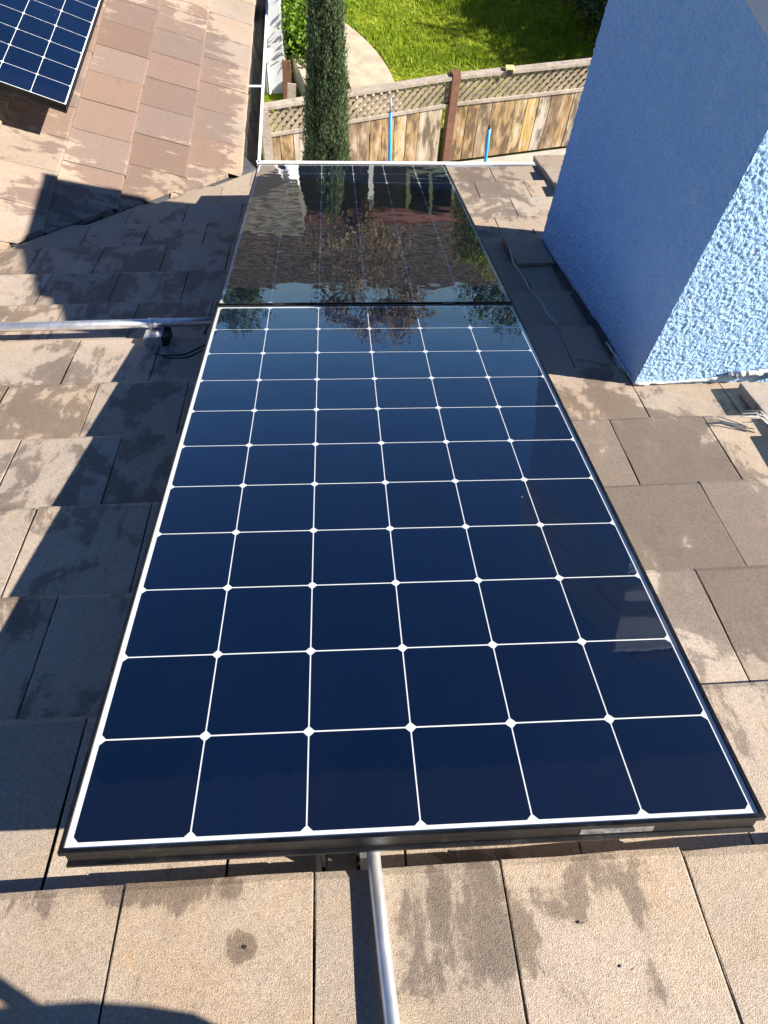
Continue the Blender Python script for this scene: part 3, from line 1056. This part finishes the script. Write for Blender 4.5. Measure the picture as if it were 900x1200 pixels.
# ------------------------------------------------------------------ mounting hardware
# galvanised pipe running up the slope from under the near panel
pp = [(-0.0655, -0.60, -0.105), (-0.0650, -0.80, 0.020 - 0.020), (-0.0645, -0.885, 0.0145), (-0.058, -1.00, 0.0150), (-0.0495, -1.12, 0.018), (-0.035, -1.35, 0.024), (-0.01, -1.75, 0.03)]
pp = [(-0.070, -0.55, 0.020), (-0.0665, -0.80, 0.034), (-0.0645, -0.885, 0.037), (-0.0565, -1.01, 0.0285), (-0.049, -1.12, 0.022), (-0.035, -1.217, 0.037), (-0.01, -1.75, 0.036)]
pipe = MB().tube([M_ROOF @ Vector(p) for p in pp], 0.0110, 20).build("steel_conduit", MAT["galv"], None, smooth=True)
tag(pipe, "galvanised steel conduit running out from under the near panel", "conduit")
# foot bracket beside the conduit, holding the panel's edge
ft = empty("panel_mount", M_ROOF @ Matrix.Translation((-0.105, -0.84, 0)))
tag(ft, "metal mounting foot under the near panel's front edge beside the conduit", "mounting bracket")
b = MB()
b.box(-0.055, 0.030, -0.052, 0.10, -0.026, -0.020)
b.build("base_plate", MAT["alu"], ft)
b = MB()
b.box(-0.045, -0.039, -0.03, 0.07, -0.0195, 0.134)
b.box(0.012, 0.018, -0.03, 0.07, -0.0195, 0.134)
b.box(-0.0385, 0.0115, 0.03, 0.07, 0.09, 0.134)
b.build("upright", MAT["dark_metal"], ft, bevel=0.001)
b = MB()
b.box(0.0185, 0.036, -0.045, 0.05, 0.100, 0.134)
b.build("clamp_block", MAT["alu"], ft, bevel=0.002)
# standoffs under the panels so that they stand on the roof
for pan, vc in ((near_panel, 0.001), (far_panel, 1.847)):
    pinv = pan.matrix_basis.inverted()
    for u in (-0.35, 0.35):
        for dv in (-0.42, 0.5):
            b = MB()
            b.box(-0.05, 0.05, -0.06, 0.06, -0.03, -0.012)
            b.box(-0.02, 0.02, -0.02, 0.02, -0.0125, 0.137)
            b.build("standoff", MAT["dark_metal"], pan, pinv @ M_ROOF @ Matrix.Translation((u, vc + dv, 0)))

# horizontal rail to the left with its foot
rail = empty("mounting_rail", M_ROOF @ Matrix.Translation((-1.2, 1.118, 0.048)))
tag(rail, "silver mounting rail running across the tiles from the panels", "rail")
b = MB()
rp = [(-1.5, 0, 0), (-0.8, 0.0, 0.0), (0.0, 0, 0.0), (0.72, 0, 0)]
b.tube(rp, 0.0165, 20)
b.build("tube", MAT["galv"], rail, smooth=True)
b = MB()
b.tube([(0.405, 0, 0), (0.435, 0, 0)], 0.0195, 18)
b.build("coupling", MAT["galv"], rail, smooth=True)
foot = empty("rail_foot", M_ROOF @ Matrix.Translation((-0.772, 1.075, 0)))
tag(foot, "boxy dark metal foot carrying the rail on the shaded tiles", "mounting bracket")
MB().box(-0.034, 0.030, -0.036, -0.030, -0.006, 0.030).build("face_plate", MAT["alu"], foot, bevel=0.001)
MB().box(-0.034, 0.030, -0.0298, 0.05, 0.024, 0.030).build("top_plate", MAT["alu"], foot, bevel=0.001)
MB().box(0.0302, 0.052, -0.040, 0.052, -0.010, 0.032).build("block", MAT["dark_metal"], foot, bevel=0.002)
MB().box(-0.008, 0.010, 0.0505, 0.058, -0.010, 0.05).build("post", MAT["alu"], foot)

# dark cables drooping between rail and panel
def cable(pts, name, label, r_=0.0032):
    q = catmull([(a, c) for a, c, _ in pts], 5)
    zs = np.interp(np.linspace(0, 1, len(q)), np.linspace(0, 1, len(pts)), [z for _, _, z in pts])
    o = MB().tube([M_ROOF @ Vector((p.x, p.y, z)) for p, z in zip(q, zs)], r_, 7).build(name, MAT["cable"], smooth=True)
    tag(o, label, "cable")
cable([(-0.50, 1.02, 0.09), (-0.57, 0.97, 0.03), (-0.64, 0.935, 0.012), (-0.71, 0.935, 0.008), (-0.755, 0.955, 0.008)], "black_cable", "black cable sagging onto the tiles nearest the rail foot")
cable([(-0.50, 0.99, 0.08), (-0.57, 0.945, 0.025), (-0.63, 0.915, 0.010), (-0.69, 0.915, 0.008), (-0.72, 0.925, 0.010)], "black_cable", "black cable lying just below the other, beside the panel's edge")
cable([(-0.50, 1.45, 0.09), (-0.545, 1.40, 0.07), (-0.565, 1.30, 0.05), (-0.575, 1.18, 0.03), (-0.60, 1.10, 0.008)], "black_cable", "black cable loop crossing behind the rail next to the far panel")

# rail end on the wing roof under the wing panel
we = empty("mounting_rail", M_WING @ Matrix.Translation((-1.36, 2.76, 0)))
tag(we, "silver rail end under the wing roof's solar panel", "rail")
MB().box(-0.02, 0.02, 0.0, 1.9, 0.15, 0.19).build("channel", MAT["alu"], we)
MB().box(-0.03, 0.03, 0.12, 0.18, -0.02, 0.15).build("foot", MAT["alu"], we)
MB().box(-0.03, 0.03, 1.2, 1.26, -0.02, 0.15).build("foot", MAT["alu"], we)

# added bag shape, unseen below the frame, casting the bottom-left shadow
bag = empty("shadow_caster_bag", M_ROOF @ Matrix.Translation((0.17, -1.485, -0.01)))
tag(bag, "added canvas bag shape, out of view, casting a shadow on the bottom edge tiles", "bag")
b = MB()
vs, fs = [], []
rows = [(0.0, 1.0, 1.0), (0.15, 1.03, 1.05), (0.30, 1.0, 1.0), (0.41, 0.97, 0.9), (0.445, 0.92, 0.7)]
for z, sx, sy in rows:
    for k in range(16):
        a = 2 * math.pi * k / 16
        cx, sy_ = math.cos(a), math.sin(a)
        f = (abs(cx) ** 4 + abs(sy_) ** 4) ** -0.25
        vs.append((0.22 * sx * cx * f, 0.10 * sy * sy_ * f, z))
for j in range(len(rows) - 1):
    for k in range(16):
        fs.append((j * 16 + k, j * 16 + (k + 1) % 16, (j + 1) * 16 + (k + 1) % 16, (j + 1) * 16 + k))
fs.append(tuple(64 + k for k in range(16)))
b.add(vs, fs)
b.build("body", MAT["bag"], bag, smooth=True)
b = MB()
b.tube([(-0.14, 0.05, 0.43), (-0.13, 0.06, 0.49), (-0.05, 0.06, 0.52), (0.02, 0.06, 0.49), (0.03, 0.05, 0.43)], 0.012, 8)
b.build("handle", MAT["bag"], bag, smooth=True)

# ------------------------------------------------------------------ fence
FT, FM, FB = -2.67, -2.955, -3.62        # top rail, mid rail, board foot
fence = empty("fence", Matrix.Translation((F1.x, F1.y, GROUND_Z)))
tag(fence, "weathered wooden board fence with lattice top below the eave", "fence")
FI = fence.matrix_basis.inverted()
board_me = []
for i in range(5):
    w = 0.132 + 0.004 * (i % 3)
    b = MB()
    b.box(-w / 2, w / 2, -0.009, 0.009, FB - GROUND_Z, FM - GROUND_Z - 0.02)
    board_me.append(b.mesh("board", MAT["board"], bevel=0.003))
rf = random.Random(21)
def fence_run(p0, p1):
    d = (p1 - p0)
    L = d.length
    d.normalize()
    ang = math.atan2(d.y, d.x)
    nrm = Vector((d.y, -d.x, 0))          # towards the house
    s = 0.07
    while s < L - 0.05:
        p = p0 + d * s + nrm * rf.uniform(-0.002, 0.004)
        m = FI @ Matrix.Translation((p.x, p.y, GROUND_Z)) @ Matrix.Rotation(ang + rf.uniform(-0.01, 0.01), 4, 'Z') @ Matrix.Rotation(rf.uniform(-0.006, 0.006), 4, 'Y')
        link(bpy.data.objects.new("board", board_me[rf.randrange(5)]), fence, m)
        s += 0.1395
    for z, ww, hh in ((FT, 0.085, 0.035), (FM, 0.055, 0.036)):
        b = MB()
        b.bar(p0 + Vector((0, 0, z - GROUND_Z)) + FI.translation * 0, p1 + Vector((0, 0, z - GROUND_Z)), ww, hh)
        o = b.build("top_rail" if z == FT else "mid_rail", MAT["rail_wood"], fence, Matrix.Translation((-F1.x, -F1.y, 0)), bevel=0.004)
    # lattice: slats in two layers
    b = MB()
    h = FT - FM - 0.03
    zc = FM + 0.015
    step = 0.088
    s = -h
    while s < L:
        for lay, sg in ((0.006, 1), (-0.006, -1)):
            s0, s1 = (s, s + h) if sg > 0 else (s + h, s)
            a0, z0, a1, z1 = s0, zc, s1, zc + h
            # trim to the run
            def cut(a0, z0, a1, z1):
                pts = [(a0, z0), (a1, z1)]
                out = []
                for (a, z) in pts:
                    ac = min(max(a, 0.0), L)
                    if a1 != a0:
                        z = z0 + (z1 - z0) * (ac - a0) / (a1 - a0)
                    out.append((ac, z))
                return out
            if max(a0, a1) <= 0 or min(a0, a1) >= L:
                continue
            (a0, z0), (a1, z1) = cut(a0, z0, a1, z1)
            if abs(a1 - a0) < 0.01:
                continue
            q0 = p0 + d * a0 + nrm * lay + Vector((0, 0, z0 - GROUND_Z))
            q1 = p0 + d * a1 + nrm * lay + Vector((0, 0, z1 - GROUND_Z))
            b.bar(q0, q1, 0.008, 0.034, up=tuple(nrm.cross((q1 - q0).normalized())))
        s += step
    tag(b.build("lattice", MAT["lattice"], fence, Matrix.Translation((-F1.x, -F1.y, 0))), kind="stuff")
fence_run(F0, F1 - (F1 - F0).normalized() * 0.05)
fence_run(F1 + (F2 - F1).normalized() * 0.05, F2)
for p, mat_, tz in ((F1, MAT["post"], FT + 0.05), (F2, MAT["post"], FT + 0.05), (F0, MAT["rail_wood"], FT - 0.02)):
    b = MB()
    b.box(-0.045, 0.045, -0.05, 0.045, -0.03, tz - GROUND_Z)
    b.build("post", mat_, fence, Matrix.Translation((p.x - F1.x, p.y - F1.y, 0)) @ Matrix.Rotation(0.25, 4, 'Z'), bevel=0.004)
# little cream lamp on the top rail
p = F1.lerp(F2, 0.20)
lp = empty("fence_lamp", Matrix.Translation((p.x, p.y - 0.02, FT + 0.018)))
tag(lp, "small cream box lamp sitting on the fence's top rail", "lamp")
MB().box(-0.045, 0.045, -0.04, 0.03, 0.0, 0.035).build("housing", MAT["yellow"], lp, bevel=0.006)
MB().box(-0.03, 0.03, -0.055, -0.0405, -0.03, 0.02).build("bracket", MAT["dark_metal"], lp, bevel=0.002)

# blue poles leaning at the fence
def pole(x0, y0, x1, y1, ztop, tip, label):
    e = empty("blue_pole", Matrix.Translation((x0, y0, GROUND_Z)))
    tag(e, label, "pole")
    h = ztop - GROUND_Z
    q = Vector((x1 - x0, y1 - y0, h))
    MB().tube([(0, 0, 0), q], 0.017, 12).build("shaft", MAT["blue"], e, smooth=True)
    MB().tube([q, q * ((h + tip) / h)], 0.011, 10).build("tip", MAT["grey_tip"] if tip > 0.08 else MAT["dark_metal"], e, smooth=True)
pole(0.50, 5.93, 0.472, 5.93, -2.66, 0.14, "tall blue pole with grey tip standing beside the cypress")
pole(1.53, 5.95, 1.487, 5.95, -2.83, 0.03, "shorter blue pole with black top before the fence's pale boards")

# ------------------------------------------------------------------ plants
def cypress():
    e = empty("cypress_tree", Matrix.Translation((-0.14, 5.18, GROUND_Z)))
    tag(e, "narrow dark green columnar cypress growing in front of the fence", "tree")
    H = 2.68
    MB().tube([(0, 0, 0), (0.01, 0, H * 0.5), (0, 0, H * 0.97)], [0.05, 0.035, 0.004], 8).build("trunk", MAT["bark"], e, smooth=True)
    def rad(z):
        t = z / H
        return np.where(t < 0.12, 0.14 + 0.55 * t, np.where(t < 0.55, 0.205, 0.205 * np.clip((1 - t) / 0.45, 0, 1) ** 0.62))
    # plumes: upright sprays, each a cluster of small scale leaves
    npl = 1500
    z = RNG.uniform(0.10, H * 0.97, npl)
    a = RNG.uniform(0, 2 * np.pi, npl)
    lump = np.array([mnoise.noise(Vector((math.cos(q) * 1.7, math.sin(q) * 1.7, zz * 0.9))) for q, zz in zip(a, z)])
    rr = rad(z) * (0.80 + 0.50 * lump) * RNG.uniform(0.72, 1.05, npl)
    V, F = [], []
    per = 64
    base = np.stack([np.cos(a) * rr, np.sin(a) * rr, z], 1)
    n = npl * per
    idx = np.repeat(np.arange(npl), per)
    tt = RNG.uniform(0, 1, n)
    hgt = RNG.uniform(0.12, 0.26, npl)[idx]
    out = np.stack([np.cos(a), np.sin(a), 0 * a], 1)[idx]
    spread = 0.018 * (1 - tt) ** 0.5 + 0.004
    off = RNG.normal(size=(n, 3)) * spread[:, None]
    c = base[idx] + off + out * (0.014 * np.sin(tt * 3.0))[:, None]
    c[:, 2] += tt * hgt
    dirs = out * 0.35 + np.array([0, 0, 1.0]) + RNG.normal(size=(n, 3)) * 0.25
    V, F = leaf_quads(c, 0.045, 0.008, dirs / np.linalg.norm(dirs, axis=1)[:, None], 0.25)
    link(bpy.data.objects.new("crown", arr_mesh("crown", V, F, MAT["cypress"])), e)
cypress()

def bush(name, center, radii, n, leaf, mat, label, group=None, cat="shrub", stem=True, seed=0):
    rr = np.random.default_rng(seed)
    e = empty(name, Matrix.Translation((center[0], center[1], GROUND_Z)))
    tag(e, label, cat, group)
    h = radii[2] * 2
    if stem:
        b = MB()
        r_ = random.Random(seed)
        for i in range(6):
            q = Vector((r_.uniform(-0.6, 0.6) * radii[0], r_.uniform(-0.6, 0.6) * radii[1], h * r_.uniform(0.5, 0.85)))
            b.tube([(r_.uniform(-0.05, 0.05), r_.uniform(-0.05, 0.05), -0.02), q * 0.5 + Vector((0, 0, 0.1)), q], [0.018, 0.012, 0.004], 6)
        b.build("stems", MAT["bark"], e)
    # clumps of leaves
    ncl = max(12, n // 60)
    d = rr.normal(size=(ncl, 3))
    d /= np.linalg.norm(d, axis=1)[:, None]
    cl = d * (rr.uniform(0.35, 1.0, ncl) ** 0.5)[:, None] * np.array(radii)
    cl[:, 2] += radii[2]
    ids = rr.integers(0, ncl, n)
    c = cl[ids] + rr.normal(size=(n, 3)) * np.array(radii) * 0.17
    c[:, 2] = np.abs(c[:, 2]) + 0.02
    V, F = leaf_quads(c, leaf, leaf * 0.5)
    link(bpy.data.objects.new("foliage", arr_mesh("foliage", V, F, mat)), e)
    return e
bush("garden_shrub", (-0.38, 8.85, 0), (0.36, 0.85, 0.70), 10000, 0.07, MAT["shrub"], "bright yellow-green leafy shrub between white wall and cypress", "shrubs round the lawn", seed=1)
bush("garden_shrub", (-0.35, 10.6, 0), (0.8, 0.8, 0.7), 7000, 0.08, MAT["shrub"], "green shrub rising behind the cypress's top", "shrubs round the lawn", seed=2)
bush("garden_shrub", (3.65, 9.55, 0), (0.55, 0.85, 0.6), 6500, 0.075, MAT["dark_shrub"], "dark glossy shrub at the lawn's shaded edge by the chimney", "shrubs round the lawn", seed=3)
bush("garden_shrub", (4.3, 10.9, 0), (0.7, 0.7, 0.5), 4000, 0.075, MAT["dark_shrub"], "dark shrub farther back along the lawn's shaded edge", "shrubs round the lawn", seed=4)

def tree(x, y, h, crown_r, crown_z, n, leaf, mat, label, seed, name="tree", squash=0.85):
    rr = np.random.default_rng(seed)
    r_ = random.Random(seed)
    e = empty(name, Matrix.Translation((x, y, GROUND_Z)))
    tag(e, label, "tree", "trees beyond the fence")
    b = MB()
    b.tube([(0, 0, -0.05), (0.05, 0.02, crown_z * 0.5), (0, 0, crown_z)], [0.16, 0.12, 0.07], 9)
    tips = []
    for i in range(9):
        a = i * 2.4
        q = Vector((math.cos(a) * crown_r * r_.uniform(0.5, 0.9), math.sin(a) * crown_r * r_.uniform(0.5, 0.9), crown_z + crown_r * squash * r_.uniform(-0.3, 0.7)))
        s = Vector((0, 0, crown_z * r_.uniform(0.6, 0.95)))
        b.tube([s, (s + q) / 2 + Vector((0, 0, 0.15)), q], [0.055, 0.035, 0.012], 6)
    b.build("trunk", MAT["bark"], e, smooth=True)
    ncl = max(20, n // 90)
    d = rr.normal(size=(ncl, 3))
    d /= np.linalg.norm(d, axis=1)[:, None]
    cl = d * (rr.uniform(0.2, 1.0, ncl) ** 0.45)[:, None] * np.array((crown_r, crown_r, crown_r * squash))
    cl[:, 2] += crown_z + crown_r * 0.25
    ids = rr.integers(0, ncl, n)
    c = cl[ids] + rr.normal(size=(n, 3)) * crown_r * 0.12
    V, F = leaf_quads(c, leaf, leaf * 0.5)
    link(bpy.data.objects.new("crown", arr_mesh("crown", V, F, mat)), e)
# the tree whose shadow lies across the lawn (outside the picture on the right)
tree(7.5, 8.5, 4.6, 1.45, 2.6, 12000, 0.11, MAT["tree_leaf"], "leafy tree right of the lawn, shading it", 11)
# trees seen mirrored in the far panel
tree(0.35, 15.2, 5, 1.15, 2.5, 3500, 0.09, MAT["brown_leaf"], "brown half-bare tree mirrored in the middle of the far panel", 12)
tree(2.9, 12.4, 4, 0.9, 2.3, 6000, 0.10, MAT["yellow_leaf"], "yellow-green small tree mirrored in the far panel's upper corner", 13)
tree(-4.5, 27, 6, 2.0, 3.3, 5000, 0.2, MAT["tree_leaf"], "tree behind the neighbouring house, over its roof's low end", 14)
tree(1.5, 28, 6, 2.2, 3.6, 5000, 0.2, MAT["brown_leaf"], "brown tree behind the neighbouring house's ridge", 15)
tree(6.5, 27, 6, 2.1, 3.2, 5000, 0.2, MAT["tree_leaf"], "tree behind the neighbouring house on the chimney's side", 16)

# ------------------------------------------------------------------ white outbuilding beyond the fence
wb = empty("garden_building", Matrix.Translation((-0.665, 8.0, GROUND_Z)))
tag(wb, "white garden building beyond the fence, glimpsed beside the wing's gutter", "building")
MB().box(-2.6, 0.0, 0.0, 3.2, -0.02, 2.25).build("wall", MAT["white_wall"], wb)
b = MB()
for i in range(9):
    f0, f1 = i / 9, (i + 1) / 9
    for sg in (-1, 1):
        ya, yb = 1.6 + sg * 1.72 * (1 - f0), 1.6 + sg * 1.72 * (1 - f1)
        za, zb_ = 2.2 + 0.55 * f0, 2.2 + 0.55 * f1
        b.add([(-2.8, ya, za + 0.03), (0.12, ya, za + 0.03), (0.12, yb, zb_), (-2.8, yb, zb_), (-2.8, ya, za), (0.12, ya, za)], [(0, 1, 2, 3), (4, 5, 1, 0)])
b.add([(-2.78, -0.1, 2.2), (-2.78, 3.3, 2.2), (-2.78, 1.6, 2.74), (0.10, -0.1, 2.2), (0.10, 3.3, 2.2), (0.10, 1.6, 2.74)], [(0, 1, 2), (3, 5, 4), (0, 3, 4, 1)])
b.build("roof", simple("grey_shingle_roof", (0.12, 0.115, 0.095), 0.9, var=0.3, nscale=6), wb)
MB().tube([(-0.20, -0.03, 0.0), (-0.20, -0.03, 2.2)], 0.022, 8).build("downpipe", MAT["gutter"], wb)
# leaning planks and a low wall beside it
for i, (x, y, lean, mt, hh) in enumerate(((-0.64, 7.62, 0.05, "post", 0.55), (-0.60, 7.4, 0.10, "rail_wood", 0.42))):
    b = MB().box(-0.05, 0.05, -0.012, 0.012, 0, hh)
    o = b.build("leaning_plank", MAT[mt], None, Matrix.Translation((x, y, GROUND_Z)) @ Matrix.Rotation(lean, 4, 'Y') @ Matrix.Rotation(-0.12, 4, 'X'), bevel=0.003)
    tag(o, ("red-brown plank" if i == 0 else "grey weathered plank") + " standing behind the fence by the white building", "plank")
b = MB().box(-0.06, 0.06, -1.1, 0.9, -0.02, 0.30)
tag(b.build("garden_wall", MAT["concrete"], None, Matrix.Translation((-0.30, 7.45, GROUND_Z)) @ Matrix.Rotation(0.25, 4, 'Z'), bevel=0.01), "low pale garden wall behind the fence beside the cypress", "wall")

# ------------------------------------------------------------------ neighbouring house, seen mirrored in the far panel
nh = empty("neighbour_house", Matrix.Translation((0, 17.5, GROUND_Z)))
tag(nh, "neighbouring house with ribbed roof and white windows, mirrored in the panel", "house")
NW = simple("neighbour_wall_paint", (0.10, 0.092, 0.08), 0.9, var=0.2, nscale=3)
NR = simple("neighbour_roof_shingle", (0.055, 0.046, 0.035), 0.9, var=0.3, nscale=4)
NF = simple("neighbour_fascia_red", (0.12, 0.05, 0.035), 0.7)
MB().box(-6.0, 9.0, 0, 7, -0.02, 2.35).build("wall", NW, nh)
rib = MB()
for i in range(14):
    f0, f1 = i / 14, (i + 1) / 14
    y0_, y1_ = -0.5 + 4.0 * f0, -0.5 + 4.0 * f1
    z0_, z1_ = 2.2 + 1.55 * f0, 2.2 + 1.55 * f1
    rib.add([(-6.4, y0_, z0_ + 0.06), (9.4, y0_, z0_ + 0.06), (9.4, y1_, z1_), (-6.4, y1_, z1_), (-6.4, y0_, z0_), (9.4, y0_, z0_)], [(0, 1, 2, 3), (4, 5, 1, 0)])
rib.add([(-6.4, 3.5, 3.75), (9.4, 3.5, 3.75), (9.4, 7.5, 2.2), (-6.4, 7.5, 2.2)], [(0, 1, 2, 3)])
rib.add([(-6.4, -0.5, 2.2), (-6.4, 7.5, 2.2), (-6.4, 3.5, 3.75)], [(0, 1, 2)])
rib.add([(9.4, -0.5, 2.2), (9.4, 7.5, 2.2), (9.4, 3.5, 3.75)], [(0, 1, 2)])
rib.build("roof", NR, nh)
MB().box(-6.4, 9.4, -0.54, -0.505, 2.02, 2.24).build("fascia", NF, nh)
MB().box(-1.6, 3.2, -2.6, -0.55, 2.05, 2.13).build("patio_cover", NF, nh)
for x in (-1.5, 0.7, 3.1):
    MB().box(x - 0.05, x + 0.05, -2.5, -2.4, 0, 2.05).build("patio_post", MAT["white_wall"], nh)
GL = simple("window_glass_dark", (0.02, 0.022, 0.025), 0.05)
for x in (-3.6, 2.3, 4.6):
    w_ = MB()
    w_.box(x - 0.62, x + 0.62, -0.035, -0.002, 0.95, 1.05)
    w_.box(x - 0.62, x + 0.62, -0.035, -0.002, 1.95, 2.05)
    w_.box(x - 0.62, x - 0.52, -0.035, -0.002, 1.052, 1.948)
    w_.box(x + 0.52, x + 0.62, -0.035, -0.002, 1.052, 1.948)
    w_.box(x - 0.04, x + 0.04, -0.035, -0.002, 1.052, 1.948)
    wo = w_.build("window", MAT["white_wall"], nh)
    MB().box(x - 0.515, x + 0.515, -0.012, -0.001, 1.052, 1.948).build("pane", GL, wo)

# ------------------------------------------------------------------ grass
def grass():
    n = 150000
    x = RNG.uniform(-1.2, 5.2, n)
    y = RNG.uniform(6.3, 11.6, n)
    # keep behind the fence line
    fy = np.where(x < F1.x, F0.y + (x - F0.x) * (F1.y - F0.y) / (F1.x - F0.x), F1.y + (x - F1.x) * (F2.y - F1.y) / (F2.x - F1.x))
    keep = y > fy + 0.08
    pp_ = np.array([(p.x, p.y) for p in path_pts])
    dmin = np.full(n, 9.0)
    for q in pp_:
        dmin = np.minimum(dmin, np.hypot(x - q[0], y - q[1]))
    keep &= dmin > 0.35
    clump = np.array([mnoise.noise(Vector((a * 2.2, c * 2.2, 0))) for a, c in zip(x, y)])
    keep &= RNG.uniform(-0.9, 0.5, n) < clump + 0.25
    x, y, clump = x[keep], y[keep], clump[keep]
    n = len(x)
    h = RNG.uniform(0.025, 0.07, n) * (1 + 0.9 * np.clip(clump, -0.4, 0.8))
    a = RNG.uniform(0, 2 * np.pi, n)
    w = RNG.uniform(0.004, 0.009, n)
    lean = RNG.normal(size=(n, 2)) * 0.035
    p = np.stack([x, y, np.full(n, GROUND_Z - 0.02)], 1)
    s = np.stack([np.cos(a) * w, np.sin(a) * w, 0 * a], 1)
    tip = p + np.stack([lean[:, 0], lean[:, 1], h], 1)
    V = np.stack([p - s, p + s, tip], 1).reshape(-1, 3)
    F = np.arange(3 * n).reshape(n, 3)
    o = link(bpy.data.objects.new("grass", arr_mesh("grass", V, F, MAT["grass"])))
    tag(o, "bright green lawn grass beyond the fence", "grass", kind="stuff")
grass()
